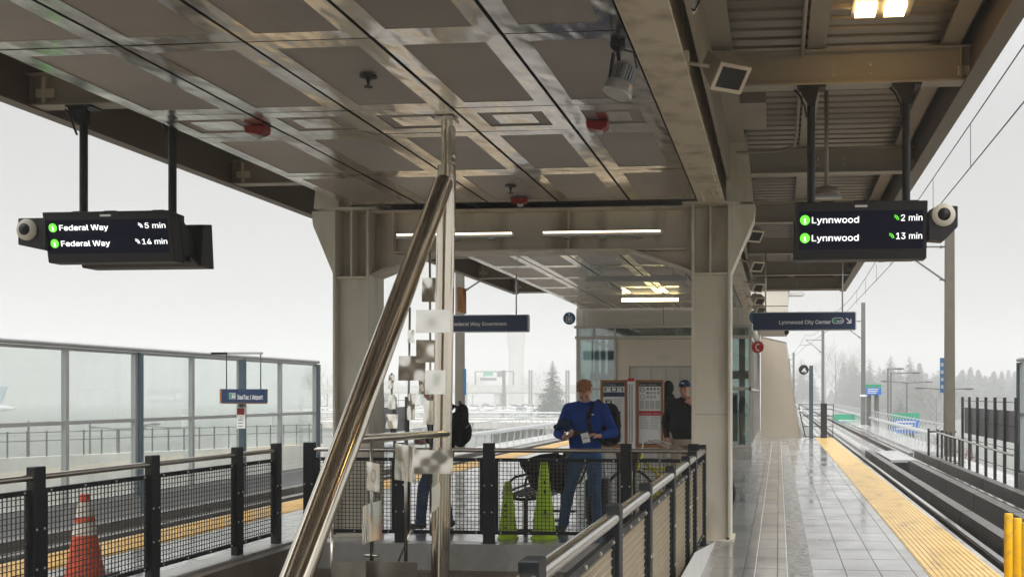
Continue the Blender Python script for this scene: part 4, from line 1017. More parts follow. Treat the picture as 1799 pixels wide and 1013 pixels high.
# ================================================================ INFORMATION BOARDS
def board(u0, u1, label, kind):
    a = PY(u0, 667, 16); b = PY(u1, 786, 16); x0, x1, z1, z0 = a.x, b.x, a.z, b.z
    t = thing('information_board', label, 'notice board', ((x0+x1)/2, 16, 0), 0, 'information boards on the platform')
    f = MB(); f.box(x0, x0+.04, 15.98, 16.06, z0, z1); f.box(x1-.04, x1, 15.98, 16.06, z0, z1); f.box(x0+.04, x1-.04, 15.98, 16.06, z1-.035, z1); f.box(x0+.04, x1-.04, 15.98, 16.06, z0, z0+.05)
    f.build('frame', M['wood'], t)
    MB().box(x0+.04, x1-.04, 16.0, 16.05, z0+.05, z1-.035).build('poster', M['paper'], t)
    lg = MB(); lg.box(x0+.03, x0+.08, 16.0, 16.05, 0, z0); lg.box(x1-.08, x1-.03, 16.0, 16.05, 0, z0); lg.box(x0, x1, 15.95, 16.1, 0, .02); lg.build('leg', M['alu'], t)
    ix0, ix1 = x0+.045, x1-.045; W = ix1-ix0; yy = 15.994
    MB().box(ix0, ix1, yy, 15.9995, z1-.105, z1-.037).build('header', M['blackprint'], t)
    def P_(fx, z, c=yy): return (ix0+W*fx, c, z)
    g_ = MB()
    if kind == 0:
        disc(P_(.10, z1-.072, yy-.001), .018, 14, t=.0008).build('line_disc', M['green'], t); disc(P_(.24, z1-.072, yy-.001), .018, 14, t=.0008).build('line_disc', M['skyblue'], t)
        textfit('Line', ix0+W*.34, ix0+W*.56, yy-.001, z1-.088, .032, M['white'], t)
        MB().box(ix0, ix1, yy, 15.9995, z1-.27, z1-.20).build('map_band', M['navy'], t)
        k = MB(); zc = z1-.15
        for x_ in (.1, .38, .62, .9): k.box(ix0+W*x_-.01, ix0+W*x_+.01, yy, 15.9995, zc-.03, zc+.02)
        k.box(ix0+W*.1, ix0+W*.9, yy-.0008, yy-.0001, zc+.021, zc+.029); k.box(ix0+W*.38, ix0+W*.62, yy-.0008, yy-.0001, zc-.04, zc-.031); k.build('line_map', M['blackprint'], t)
        z_ = z1-.31
    else:
        textfit('Rider Conduct', ix0+W*.05, ix0+W*.80, yy-.001, z1-.088, .034, M['white'], t)
        k = MB(); kr = MB()
        for j in range(3):
            for i in range(4):
                if j == 2 and i == 3: continue
                disc(P_(.40+.16*i, z1-.145-.065*j), .019, 12, t=.002, mb=(k if (j == 0 or (j, i) == (1, 0)) else kr))
        for j in range(2): disc(P_(.15, z1-.16-.115*j), .038, 16, t=.002, mb=(k, kr)[j])
        k.build('pictogram', M['blackprint'], t); kr.build('pictogram', M['greyprint'], t)
        k = MB()
        for j in range(2): disc(P_(.15, z1-.16-.115*j, yy-.001), .029, 16, t=.0006, mb=k)
        for j in range(3):
            for i in range(4):
                if not(j == 2 and i == 3): k.box(ix0+W*(.40+.16*i)-.008, ix0+W*(.40+.16*i)+.008, yy-.003, yy-.0005, z1-.149-.065*j, z1-.141-.065*j)
        k.build('pictogram', M['paper'], t)
        g_.box(ix0+W*.12, ix0+W*.19, yy-.003, yy-.0015, z1-.165, z1-.155)
        for j in range(4):
            for r_ in range(9): g_.box(ix0+W*(.03+.24*j), ix0+W*(.22+.24*j), yy+.0005, 15.9995, z1-.345-r_*.015, z1-.338-r_*.015)
        zr = z1-.50; MB().box(ix0, ix1, yy, 15.9995, zr-.075, zr).build('alert_band', M['red'], t)
        textfit('Link Rider Alerts', ix0+W*.05, ix0+W*.95, yy-.001, zr-.055, .034, M['white'], t)
        z_ = zr-.10
    r_ = 0
    while z_-r_*.026 > z0+(.30 if kind else .12):
        wv = random.uniform(.28, .42)
        g_.box(ix0+W*.05, ix0+W*(.05+wv), yy+.0005, 15.9995, z_-r_*.026-.006, z_-r_*.026); g_.box(ix0+W*.53, ix0+W*(.53+random.uniform(.3, .42)), yy+.0005, 15.9995, z_-r_*.026-.006, z_-r_*.026); r_ += 1
    g_.build('print_lines', M['greyprint'], t)
    MB().box(ix0, ix1, yy, 15.9995, z0+.052, z0+.068).build('footer', M['blackprint'], t)
board(1055, 1102, 'brown framed line map board, left of the two boards on the platform', 0)
board(1118, 1166, 'brown framed Rider Conduct board with red alert band, right of the white post', 1)
p = PY(1109, 664, 15.9); t = thing('help_post', 'slim white post with a red cap between the two information boards', 'post', (p.x, 15.9, 0))
MB().box(p.x-.05, p.x+.05, 15.85, 15.95, .0, p.z-.05).build('post_body', M['paper'], t, bevel=.006); MB().box(p.x-.053, p.x+.053, 15.847, 15.953, p.z-.049, p.z).build('red_cap', M['red'], t)
q = MB(); q.box(p.x-.028, p.x-.016, 15.842, 15.849, .8, p.z-.1); q.box(p.x+.016, p.x+.028, 15.842, 15.849, .8, p.z-.1); q.build('groove', M['alu'], t)

# ================================================================ CONES, POSTS
def cone(loc, h, label):
    t = thing('traffic_cone', label, 'traffic cone', loc)
    x, y, z = loc
    def R_(f): return .150-(.150-.036)*f
    MB().box(x-.19, x+.19, y-.19, y+.19, 0.001, .03).build('base', M['blackplastic'], t, bevel=.006)
    for f0, f1, m, e in ((0, .50, 'orange', 0), (.50, .66, 'cream', .002), (.66, .72, 'orange', .006), (.72, .905, 'cream', .002), (.905, 1, 'orange', 0)):
        MB().lathe([(R_(f0)+e, .03+(h-.03)*f0), (R_(f1)+e, .03+(h-.03)*f1)]+([(0, h)] if f1 == 1 else []), (x, y, 0), 22).build('cone_band', M[m], t)
cone((-5.90, 8.02, 0), .72, 'orange traffic cone with two cream bands behind the left stair railing')
def wet_cone(u, vb, h, r0, label, txt, yaw=0):
    p = PZ(u, vb, 0); p.y += .10
    t = thing('wet_floor_cone', label, 'wet floor sign', (p.x, p.y, 0), 0, 'lime wet floor cones')
    q = MB(); prof = [(r0*1.1, 0.001), (r0*1.1, .012), (r0, .02), (.038, h-.01), (.03, h), (0, h)]
    q.lathe(prof, (p.x, p.y, 0), 24); q.build('cone_body', M['lime'], t)
    if txt:
        for k, ch in enumerate('WET FLOOR'):
            z = h*.62-k*.062
            if z < .02 or ch == ' ': continue
            rr = r0+(.038-r0)*((z-.02)/(h-.03)); yy_ = p.y-rr-.004
            sl = (r0-.038)/(h-.03)
            text(ch, .062, (p.x-.022, yy_-.002, z), M['blackprint'], t, right=(0, -sl, -1), up=(1, 0, 0), bold=.03)
    else:
        q = MB()
        for z, s_ in ((.62, .02), (.52, .028), (.30, .035)):
            zz = z*h/.85; rr = r0+(.038-r0)*((zz-.02)/(h-.03)); x_ = p.x+.35*rr; q.ball((x_, p.y-rr*.93, zz), (.014, .008, s_), 8, 6)
        q.build('symbol', M['blackprint'], t)
wet_cone(888, 947, .62, .105, 'short lime green cone with WET FLOOR down its side, left of the pair', True)
wet_cone(952, 947, .84, .135, 'tall lime green wet floor cone, right of the pair, beside the man in blue', False)
for i, y in enumerate((8.26, 7.96, 7.68)):
    t = tag(MB().lathe([(.036, 0), (.036, .585), (.030, .60), (0, .603)], (0, 0, 0), 18).build('yellow_bollard', M['yellow']), 'yellow plastic edge post, %s of three on the right platform edge' % ('farthest', 'middle', 'nearest')[i], 'bollard', 'yellow posts at the platform edge')
    t.location = (1.855, y, 0.005)
    bb = MB().lathe([(.055, 0.0), (.055, .018), (.037, .022)], (0, 0, 0), 18).build('post_base', M['black'], t, w=False)

# ================================================================ BENCH, BAGS, BIKE
bn = thing('platform_bench', 'black slatted metal bench with curved arms behind the stair railing and lime cones', 'bench', (-2.75, 12, 0))
q = MB(); xs_ = [-3.18, -3.12, -3.05, -2.98, -2.91, -2.84, -2.77, -2.70]
for i, x in enumerate(xs_):
    z = .40+.03*(i == 0)-.004*i; q.box(x, x+.045, 11.25, 13.2, z, z+.016)
q.build('seat_slats', M['black'], bn)
q = MB()
for i in range(8):
    z = .46+i*.055; x = -2.66+.028*i; q.box(x, x+.014, 11.25, 13.2, z, z+.042)
q.build('backrest', M['black'], bn)
for y in (11.25, 12.22, 13.2):
    q = MB(); q.tube([(-3.17, y, .39), (-2.95, y, .36), (-2.66, y, .38), (-2.44, y, .90)], .020, 8); q.tube([(-2.9, y, .37), (-2.9, y, 0.01)], .028, 8)
    q.tube([(-3.16, y, .42), (-3.14, y, .52), (-3.02, y, .62), (-2.85, y, .66), (-2.56, y, .68)], .016, 8); q.box(-3.05, -2.72, y-.04, y+.04, 0, .015)
    q.build('bench_frame', M['black'], bn)

# organic helper: closed shells -> one continuous skin
def organic(mb, name, m, parent, voxel, smooth=4, loc=(0, 0, 0)):
    me = mb.mesh('tmp'); o = bpy.data.objects.new('tmp', me); C.objects.link(o)
    r = o.modifiers.new('r', 'REMESH'); r.mode = 'VOXEL'; r.voxel_size = voxel; r.use_smooth_shade = True
    s = o.modifiers.new('s', 'SMOOTH'); s.factor = .5; s.iterations = smooth
    me2 = bpy.data.meshes.new_from_object(o.evaluated_get(bpy.context.evaluated_depsgraph_get()))
    bpy.data.objects.remove(o); bpy.data.meshes.remove(me); me2.name = name
    me2.materials.clear(); me2.materials.append(m)
    me2.polygons.foreach_set('use_smooth', [True]*len(me2.polygons))
    ob = bpy.data.objects.new(name, me2); C.objects.link(ob); ob.parent = parent
    if parent is None: ob.location = loc
    return ob
def rings(mb, rs, n=20):
    vs = []
    for cx, cy, cz, rx, ry in rs:
        for j in range(n):
            a = 2*PI*j/n; vs.append((cx+rx*math.cos(a), cy+ry*math.sin(a), cz))
    k = len(rs); fs = [(i*n+j, i*n+(j+1) % n, (i+1)*n+(j+1) % n, (i+1)*n+j) for i in range(k-1) for j in range(n)]
    fs += [tuple(reversed(range(n))), tuple(range((k-1)*n, k*n))]
    mb.add(vs, fs, True); return mb
def limb(mb, pts, rs, n=14):
    mb.tube(pts, rs, n)
    mb.ball(pts[0], rs[0], 12, 8); mb.ball(pts[-1], rs[-1], 12, 8)
    for p, r in zip(pts[1:-1], rs[1:-1]): mb.ball(p, r*1.0, 12, 8)
    return mb
def hand(mb, wrist, d, pn, side, curl=.7, s=1.0):
    """d: towards the fingertips, pn: palm normal, side: towards the thumb"""
    wrist = Vector(wrist); d = Vector(d).normalized(); pn = Vector(pn); pn = (pn-d*pn.dot(d)).normalized(); t = d.cross(pn)
    if t.dot(Vector(side)) < 0: t = -t
    mat_ = Matrix((t, pn, d)).transposed()
    c = wrist+d*.05*s; mb.ball(c, (.042*s, .017*s, .055*s), 14, 10, rot=mat_)
    for i, L in enumerate((.072, .080, .074, .058)):
        off = (.032-.0215*i)*s; b = wrist+d*.085*s+t*off
        a1, a2, a3 = curl*.6, curl*1.25, curl*1.7; k = L*s
        p1 = b+(d*math.cos(a1)+pn*math.sin(a1))*k*.45; p2 = p1+(d*math.cos(a2)+pn*math.sin(a2))*k*.32; p3 = p2+(d*math.cos(a3)+pn*math.sin(a3))*k*.24
        limb(mb, [b-d*.02*s, b, p1, p2, p3], [.0098*s, .0096*s, .009*s, .0084*s, .0074*s], 8)
    b = wrist+d*.025*s+t*.032*s
    p1 = b+(t*.62+d*.75+pn*.25).normalized()*.040*s; p2 = p1+(d*.85+pn*.5+t*.05).normalized()*.032*s
    limb(mb, [b, p1, p2], [.013*s, .0112*s, .0092*s], 8)
def head(mb, c, R):
    c = Vector(c)
    def B(o_, r): mb.ball(c+R @ Vector(o_), r, 16, 12, rot=R)
    B((0, .012, .035), (.074, .093, .082)); B((0, -.012, -.01), (.066, .078, .088)); B((0, -.030, -.062), (.050, .050, .048)); B((0, -.058, -.088), (.022, .020, .018))
    for s_ in (-1, 1):
        B((s_*.074, .012, -.005), (.010, .020, .030)); B((s_*.036, -.070, -.026), (.024, .018, .024)); B((s_*.030, -.084, .022), (.024, .012, .009))
    B((0, -.093, -.012), (.0105, .015, .028)); B((0, -.102, -.030), (.015, .014, .012)); B((0, -.083, -.055), (.024, .012, .0055)); B((0, -.080, -.068), (.021, .012, .007))
def rotx(a): return Matrix.Rotation(a, 3, 'X')
def face_marks(parent, c, R, dark, closed=False):
    c = Vector(c); q = MB()
    for s_ in (-1, 1):
        q.ball(c+R @ Vector((s_*.030, -.0855, .001)), (.012, .008, .003 if closed else .0055), 8, 6, rot=R)
    q.build('eye', dark, parent, w=False)
    q = MB()
    for s_ in (-1, 1): q.tube([c+R @ Vector((s_*.012, -.093, .022)), c+R @ Vector((s_*.030, -.097, .027)), c+R @ Vector((s_*.050, -.082, .021))], .0045, 6)
    q.build('eyebrow', M['hair'] if closed else M['hair2'], parent, w=False)
def shoe(mb, ank, yaw, z0=0):
    a = Vector((ank[0], ank[1], z0)); f = Vector((math.sin(yaw), -math.cos(yaw), 0))
    Rz = Matrix.Rotation(yaw, 3, 'Z')
    mb.ball(a+Vector((0, 0, .055))-f*.01, (.046, .07, .055), 12, 8, rot=Rz); mb.ball(a+f*.10+Vector((0, 0, .034)), (.050, .105, .034), 14, 8, rot=Rz)
    mb.box(0, 0, 0, 0, 0, 0) if False else None
def person(label, loc, rz, J, cl, vox=.006, skinm='skin'):
    """J: joints in the person's own frame (looks towards -y)"""
    t = thing('person', label, 'person', loc, rz)
    b = MB(); sh = MB(); tr = MB(); so = MB()
    nk, hd, R = J['neck'], J['head'], J['R']
    head(b, hd, R)
    limb(b, [nk, Vector(nk)*.35+Vector(hd)*.65+Vector((0, .02, -.01))], [.060, .055], 14)
    T = J['torso']     # rings
    rings(b, [(x, y, z, rx-.02, ry-.02) for x, y, z, rx, ry in T]); rings(sh, T)
    for s_ in ('L', 'R'):
        s0, e0, w0 = J['sh'+s_], J['el'+s_], J['wr'+s_]
        limb(b, [s0, e0, w0], [.045, .036, .027]); 
        w1 = Vector(w0)+(Vector(e0)-Vector(w0)).normalized()*.012
        f1 = (Vector(e0)*.5+Vector(w1)*.5)
        limb(sh, [s0, Vector(s0)*.5+Vector(e0)*.5, e0], [.078, .066, .058]); sh.tube([e0, f1, w1], [.058, .052, .040], 14)
        dd, pn, sd_, cu_ = J['hand'+s_]; hand(b, w0, dd, pn, sd_, cu_)
        h0, k0, a0 = J['hip'+s_], J['kn'+s_], J['an'+s_]
        limb(b, [h0, k0, a0], [.07, .045, .035])
        mid = Vector(h0)*.5+Vector(k0)*.5; sm = Vector(k0)*.5+Vector(a0)*.5
        low = Vector(a0)+Vector((0, 0, -.035))
        limb(tr, [h0, mid, k0], [.098, .088, .070]); tr.tube([k0, sm, low], [.070, .066, .060], 16)
        shoe(so, a0, J.get('foot'+s_, 0), J.get('footz'+s_, 0)); limb(b, [a0, Vector((a0[0], a0[1], J.get('footz'+s_, 0)+.05))], [.033, .03], 10)
    # shoulders
    limb(sh, [J['shL'], (nk[0], nk[1], nk[2]-.055), J['shR']], [.078, .088, .078])
    pv = J['pelvis']; rings(tr, pv)
    body = organic(b, 'body', M[skinm], t, vox, 3)
    organic(sh, cl['top'][0], M[cl['top'][1]], t, .010, 3); organic(tr, 'trousers', M[cl['leg']], t, .011, 3)
    organic(so, 'shoes', M['shoe'], t, .010, 2)
    return t, body
# ================================================================ PEOPLE
V = Vector
# man in the blue sweater, looking down at his phone
R = rotx(math.radians(46)) @ Matrix.Rotation(math.radians(3), 3, 'Z')
J = dict(neck=(0, .0, 1.475), head=(.012, -.115, 1.60), R=R,
  torso=[(0, 0, .885, .165, .125), (0, -.005, .93, .185, .145), (0, -.015, 1.05, .195, .160), (0, -.01, 1.18, .198, .152), (0, 0, 1.30, .205, .140), (0, .005, 1.39, .190, .120), (0, .01, 1.45, .12, .09), (0, .005, 1.49, .070, .070)],
  pelvis=[(0, .0, .80, .15, .115), (0, 0, .88, .172, .130), (0, 0, .98, .165, .125)],
  shL=(.195, .01, 1.395), elL=(.325, .02, 1.125), wrL=(.205, -.235, 1.10), handL=((-.8, -.45, .22), (-.2, .1, -.9), (.1, -.4, .9), .9),
  shR=(-.195, .01, 1.395), elR=(-.325, .02, 1.115), wrR=(-.195, -.245, 1.085), handR=((.8, -.45, .22), (.2, .1, .9), (-.1, -.5, .9), .9),
  hipL=(.095, .0, .86), knL=(.115, -.03, .47), anL=(.135, .03, .085), footL=.25, hipR=(-.095, 0, .86), knR=(-.185, -.03, .47), anR=(-.27, .02, .085), footR=-.35)
man, body = person('man in a blue sweater and jeans standing with head bowed over his phone', (-2.215, 11.32, 0), 0, J, dict(top=('sweater', 'bluesweater'), leg='denim'), .005)
hb = MB(); hc = V(J['head'])
def HB(mb, o_, r, R_, c_): mb.ball(V(c_)+R_ @ V(o_), r, 16, 12, rot=R_)
for o_, r in (((0, .026, .052), (.080, .090, .074)), ((0.0, -.048, .080), (.060, .030, .030)), ((0, .055, .0), (.072, .055, .07))): HB(hb, o_, r, R, hc)
for k in range(150):
    a = random.uniform(0, 2*PI); e_ = random.uniform(.15, 1.45); n_ = V((math.cos(a)*math.cos(e_), math.sin(a)*math.cos(e_)*1.1, math.sin(e_)))
    p = V((n_.x*.078, .02+n_.y*.088, .048+n_.z*.076)); q_ = p+V((n_.x*.012+random.uniform(-.01, .01), n_.y*.012-.008, n_.z*.010))
    hb.tube([hc+R @ p, hc+R @ (p+(q_-p)*1.6)], [.010, .004], 6)
organic(hb, 'hair', M['hair'], man, .005, 1)
face_marks(man, hc, R, M['hair2'], True)
# henley placket and buttons, cuffs
q = MB(); q.prism([(-.016, 1.47), (.016, 1.47), (.014, 1.33), (-.014, 1.33)], 'y', -.150, -.128); q.build('placket', M['bluesweater'], man, w=False)
q = MB(); q.tube([(-.07, .0, 1.475), (-.05, -.06, 1.465), (0, -.105, 1.445), (.05, -.06, 1.465), (.07, .0, 1.475)], .012, 8); q.build('collar', M['bluesweater'], man, w=False)
MB().box(.10, .125, -.152, -.142, 1.335, 1.345).build('chest_emblem', M['white'], man, w=False)
q = MB(); q.tube([V(J['wrL'])+V((.020, .045, 0)), V(J['wrL'])+V((.008, .02, 0))], .036, 14); q.build('wrist_watch', M['black'], man, w=False)
# things he carries
def backpack(label, loc, rz, straps=True):
    t = thing('backpack', label, 'backpack', loc, rz)
    b = MB(); b.box(-.125, .125, -.06, .06, -.20, .16); b.ball((0, 0, .0), (.150, .085, .23), 18, 14); b.ball((0, .0, -.12), (.15, .09, .13), 16, 12); b.ball((0, .07, -.07), (.11, .06, .13), 14, 10); b.ball((0, .02, .17), (.11, .07, .09), 12, 8)
    organic(b, 'pack_body', M['blackcloth'], t, .012, 2)
    q = MB(); q.tube([(-.03, 0, .24), (-.03, -.01, .285), (.03, -.01, .285), (.03, 0, .24)], .009, 8); q.build('grab_handle', M['black'], t, w=False)
    q = MB(); q.tube([(-.12, .10, -.02), (-.06, .135, .03), (.06, .135, .03), (.12, .10, -.02)], .004, 6); q.build('zip', M['greyprint'], t, w=False)
    return t
bp = backpack('black backpack hanging from the shoulder of the man in blue', (-2.215+.245, 11.32+.16, 1.21), -.25)
st = MB(); st.bar((.0, 0, 0), (0, 0, 0.001), .001, .001) if False else None
pts = [V((-.06, -.02, .22)), V((-.085, -.11, .285)), V((-.095, -.255, .235)), V((-.105, -.345, .08)), V((-.07, -.350, -.06)), V((.03, -.24, -.18)), V((.06, -.05, -.22))]
for i in range(len(pts)-1): st.tube([pts[i], pts[i+1]], [.022, .022], 8)
o = st.build('shoulder_strap', M['blackcloth'], bp, w=False)
ph = thing('mobile_phone', 'dark mobile phone held in both hands by the man in blue', 'phone', (-2.215, 10.98, 1.135))
MB().obox((-2.215, 10.985, 1.135), (1, 0, .02), (0, .75, .6), .072, .004, .036).build('phone_body', M['black'], ph, bevel=.002)
MB().obox((-2.215, 10.9915, 1.1405), (1, 0, .02), (0, .75, .6), .066, .0012, .032).build('phone_screen', M['screen'], ph)
pa = MB(); pa.obox((-2.145, 10.955, 1.085), (1, -.05, .22), (-.25, -.05, 1), .044, .001, .055)
pa = tag(pa.build('paper_slip', M['paper']), 'small white paper slip held with the phone by the man in blue', 'paper')
MB().obox((-2.143, 10.9525, 1.083), (1, -.05, .22), (-.25, -.05, 1), .028, .0006, .006).build('print_line', M['greyprint'], pa, w=False)
# dark cap tucked under his arm
cp = MB(); cp.ball((-2.425, 11.14, 1.235), (.085, .06, .060), 14, 10); cp.ball((-2.49, 11.10, 1.20), (.055, .045, .035), 12, 8); cp.ball((-2.39, 11.12, 1.19), (.06, .05, .05), 12, 8)
o = organic(cp, 'folded_cap', M['navycloth'], None, .008, 2); tag(o, 'dark navy cap tucked in the elbow of the man in blue', 'cap')
# black jacket and bag lying on the bench
jb = MB(); jb.ball((-2.72, 11.45, .60), (.20, .26, .17), 16, 12); jb.ball((-2.80, 11.30, .72), (.14, .15, .10), 14, 10); jb.ball((-2.60, 11.6, .76), (.16, .22, .10), 14, 10); jb.ball((-2.52, 11.35, .62), (.10, .16, .20), 12, 10); jb.tube([(-2.95, 11.25, .76), (-2.7, 11.2, .84), (-2.5, 11.2, .86)], .05, 10)
o = organic(jb, 'travel_bag', M['blackcloth'], None, .012, 2); tag(o, 'soft black bag slumped on the bench beside the man in blue', 'bag')
sc_ = thing('suitcase', 'dark upright suitcase standing behind the legs of the man in blue', 'suitcase', (-2.16, 11.85, 0))
MB().box(-2.31, -2.03, 11.75, 11.98, .06, .56).build('shell', M['blackplastic'], sc_, bevel=.03)
q = MB()
for x in (-2.27, -2.07):
    for y in (11.79, 11.94): q.ball((x, y, .032), .03, 10, 8)
q.build('wheel', M['tyre'], sc_)
q = MB(); q.tube([(-2.24, 11.96, .55), (-2.24, 11.96, .80), (-2.10, 11.96, .80), (-2.10, 11.96, .55)], .009, 8); q.build('pull_handle', M['alu'], sc_)
MB().box(-2.18, -2.12, 11.735, 11.749, .50, .62).build('luggage_tag', M['red'], sc_)

# man in the cap, hand at his mouth
R = Matrix.Rotation(math.radians(-12), 3, 'Z') @ rotx(math.radians(6))
J = dict(neck=(0, .0, 1.50), head=(0, -.03, 1.655), R=R,
  torso=[(0, 0, .90, .170, .130), (0, -.01, 1.0, .20, .165), (0, -.02, 1.12, .205, .175), (0, -.01, 1.28, .215, .155), (0, 0, 1.40, .20, .125), (0, .01, 1.47, .13, .095), (0, .0, 1.52, .078, .078)],
  pelvis=[(0, .0, .82, .155, .12), (0, 0, .90, .175, .14), (0, 0, 1.0, .17, .13)],
  shL=(.20, .01, 1.42), elL=(.30, -.08, 1.17), wrL=(.11, -.22, 1.43), handL=((-.4, .25, .9), (-.3, .9, .0), (-.8, 0, .3), 1.1),
  shR=(-.20, .01, 1.42), elR=(-.30, .04, 1.15), wrR=(-.25, -.05, .92), handR=((.3, -.2, -.9), (.9, .2, .1), (.2, -.9, 0), .7),
  hipL=(.095, .0, .88), knL=(.11, -.02, .48), anL=(.12, .03, .085), footL=.2, hipR=(-.095, 0, .88), knR=(-.12, -.02, .48), anR=(-.14, .02, .085), footR=-.25)
LOC2 = PY(1203, 665, 14.5)
m2, body = person('man in a dark blue cap and black jacket with a hand at his mouth', (LOC2.x, 14.5, 0), 0, J, dict(top=('jacket', 'blackcloth'), leg='khaki'), .007, 'skin2')
face_marks(m2, J['head'], R, M['hair2'])
cb_ = MB(); HB(cb_, (0, .012, .058), (.083, .102, .068), R, J['head']); HB(cb_, (0, .02, .04), (.084, .10, .045), R, J['head'])
HB(cb_, (0, -.105, .045), (.064, .070, .010), R, J['head'])
cap = organic(cb_, 'baseball_cap', M['navycloth'], m2, .007, 1)
q = MB(); c_ = V(J['head'])
for s_ in (-1, 1): q.ball(c_+R @ V((s_*.014, -.083, .085)), (.011, .006, .012), 8, 6, rot=R)
q.build('cap_emblem', M['white'], cap, w=False)
q = MB(); HB(q, (0, .06, .0), (.068, .045, .045), R, J['head']); q.build('hair', M['hair2'], m2, w=False)
q = MB(); q.tube([(-.06, -.03, 1.52), (-.03, -.075, 1.505), (0, -.09, 1.48), (.03, -.075, 1.505), (.06, -.03, 1.52)], .016, 8); q.tube([(0, -.125, 1.46), (0, -.17, 1.30)], .008, 6); q.build('collar', M['blackcloth'], m2, w=False)
# hooded person behind the board, seen from behind
R = rotx(math.radians(4))
J3 = dict(J); J3.update(R=R, wrL=(.27, -.06, .92), elL=(.31, .04, 1.15), handL=((-.2, -.2, -.9), (-.9, .2, .1), (-.2, -.9, 0), .6), head=(0, -.03, 1.66))
LOC3 = PY(1174, 665, 16.9)
m3, body = person('person in a black hooded jacket with their back turned, behind the Rider Conduct board', (LOC3.x, 16.9, 0), PI, J3, dict(top=('jacket', 'blackcloth'), leg='khaki'), .009)
hd = MB(); HB(hd, (0, .02, .02), (.098, .115, .125), R, J3['head']); hd.ball((0, .05, 1.52), (.12, .09, .08), 12, 10)
organic(hd, 'hood', M['blackcloth'], m3, .010, 1)
MB().box(-.20, .21, .128, .140, 1.255, 1.268).build('reflective_band', M['white'], m3, w=False)
# walker in a navy jacket with a backpack, heading left
R = rotx(math.radians(14))
J4 = dict(neck=(0, -.05, 1.46), head=(0, -.11, 1.60), R=R,
  torso=[(0, .02, .88, .165, .125), (0, .01, .98, .18, .145), (0, -.0, 1.12, .185, .15), (0, -.02, 1.28, .20, .14), (0, -.035, 1.38, .19, .12), (0, -.045, 1.44, .12, .09), (0, -.05, 1.48, .075, .075)],
  pelvis=[(0, .02, .80, .15, .115), (0, .02, .88, .165, .13), (0, .02, .98, .16, .125)],
  shL=(.19, -.03, 1.385), elL=(.24, .10, 1.13), wrL=(.22, -.02, .92), handL=((0, -.3, -.9), (-.9, 0, 0), (0, -.9, -.1), .7),
  shR=(-.19, -.03, 1.385), elR=(-.25, -.06, 1.12), wrR=(-.20, -.26, 1.0), handR=((.2, -.8, .1), (.9, 0, 0), (0, -.1, .9), .9),
  hipL=(.09, .02, .86), knL=(.09, -.18, .50), anL=(.09, -.22, .10), footL=0, hipR=(-.09, .02, .86), knR=(-.09, -.02, .47), anR=(-.09, .06, .085), footR=0, footzR=0)
m4, body = person('person in a navy jacket and jeans walking left behind the sculpture, wearing a black backpack', (-3.93, 11.35, 0), -PI/2, J4, dict(top=('jacket', 'navycloth'), leg='denim'), .008)
q = MB(); HB(q, (0, .025, .045), (.080, .092, .075), R, J4['head']); HB(q, (0, .06, .0), (.070, .045, .06), R, J4['head']); organic(q, 'hair', M['hair2'], m4, .008, 1)
w4 = backpack('full black backpack on the back of the person walking left behind the sculpture mast', (-3.70, 11.35, 1.20), -PI/2)
q = MB()
for s_ in (-1, 1): q.tube([(s_*.10, -.05, .20), (s_*.12, -.20, .27), (s_*.13, -.36, .15), (s_*.12, -.34, -.02), (s_*.12, -.15, -.15)], .018, 8)
q.build('shoulder_strap', M['blackcloth'], w4, w=False)

# bicycle parked behind the boards
bk = thing('bicycle', 'yellow and red bicycle with a brown wicker basket, parked beyond the stair railing', 'bicycle', (-1.75, 12.6, 0), 0)
def wheel(cx, cy):
    q = MB(); n = 28
    pts = [(cx+.30*math.cos(2*PI*i/n), cy, .31+.30*math.sin(2*PI*i/n)) for i in range(n+1)]; q.tube(pts, .019, 8, cap=False); w_ = q.build('wheel', M['tyre'], bk)
    q = MB()
    for i in range(16): a = 2*PI*i/16; q.tube([(cx, cy, .31), (cx+.29*math.cos(a), cy, .31+.29*math.sin(a))], .0018, 4)
    q.ball((cx, cy, .31), .025, 8, 6); q.build('spokes', M['bolt'], w_)
wheel(-2.25, 12.6); wheel(-1.22, 12.6)
q = MB(); 
for a, b in (((-2.25, .31), (-2.10, .80)), ((-2.08, .72), (-1.62, .30)), ((-2.09, .62), (-1.50, .62)), ((-1.48, .78), (-1.62, .30)), ((-1.62, .30), (-1.22, .31)), ((-1.50, .62), (-1.22, .31))): q.tube([(a[0], 12.6, a[1]), (b[0], 12.6, b[1])], .019, 8)
q.build('frame', M['bikeyellow'], bk)
q = MB(); q.tube([(-2.10, 12.6, .80), (-2.08, 12.6, .95), (-2.0, 12.6, .97)], .013, 8); q.tube([(-1.75, 12.35, .92), (-1.98, 12.38, .99), (-2.03, 12.6, .97), (-1.98, 12.82, .99), (-1.75, 12.85, .92)], .011, 8); q.build('handlebar', M['bolt'], bk)
q = MB(); q.ball((-1.50, 12.6, .84), (.13, .07, .035), 12, 8); q.tube([(-1.48, 12.6, .76), (-1.50, 12.6, .83)], .013, 6); q.build('saddle', M['blackcloth'], bk)
q = MB(); q.prism([(-2.42, .86), (-2.12, .86), (-2.16, .62), (-2.38, .62)], 'y', 12.46, 12.74); q.build('basket', M['wicker'], bk)
q = MB(); q.prism([(-1.93, .43), (-1.72, .45), (-1.74, .53), (-1.91, .52)], 'y', 12.50, 12.56); q.build('frame_bag', M['red'], bk)
for c_ in bk.children_recursive: c_.data.transform(Matrix.Translation((.36, 0, 0)))
rk = MB()
q = MB(); q.ball((-1.42, 12.15, .33), (.20, .08, .06), 12, 8); q.tube([(-1.62, 12.15, .30), (-1.5, 12.1, .48), (-1.2, 12.12, .44), (-1.1, 12.15, .30)], .020, 8); q.ball((-1.15, 12.2, .58), (.05, .04, .04), 8, 6)
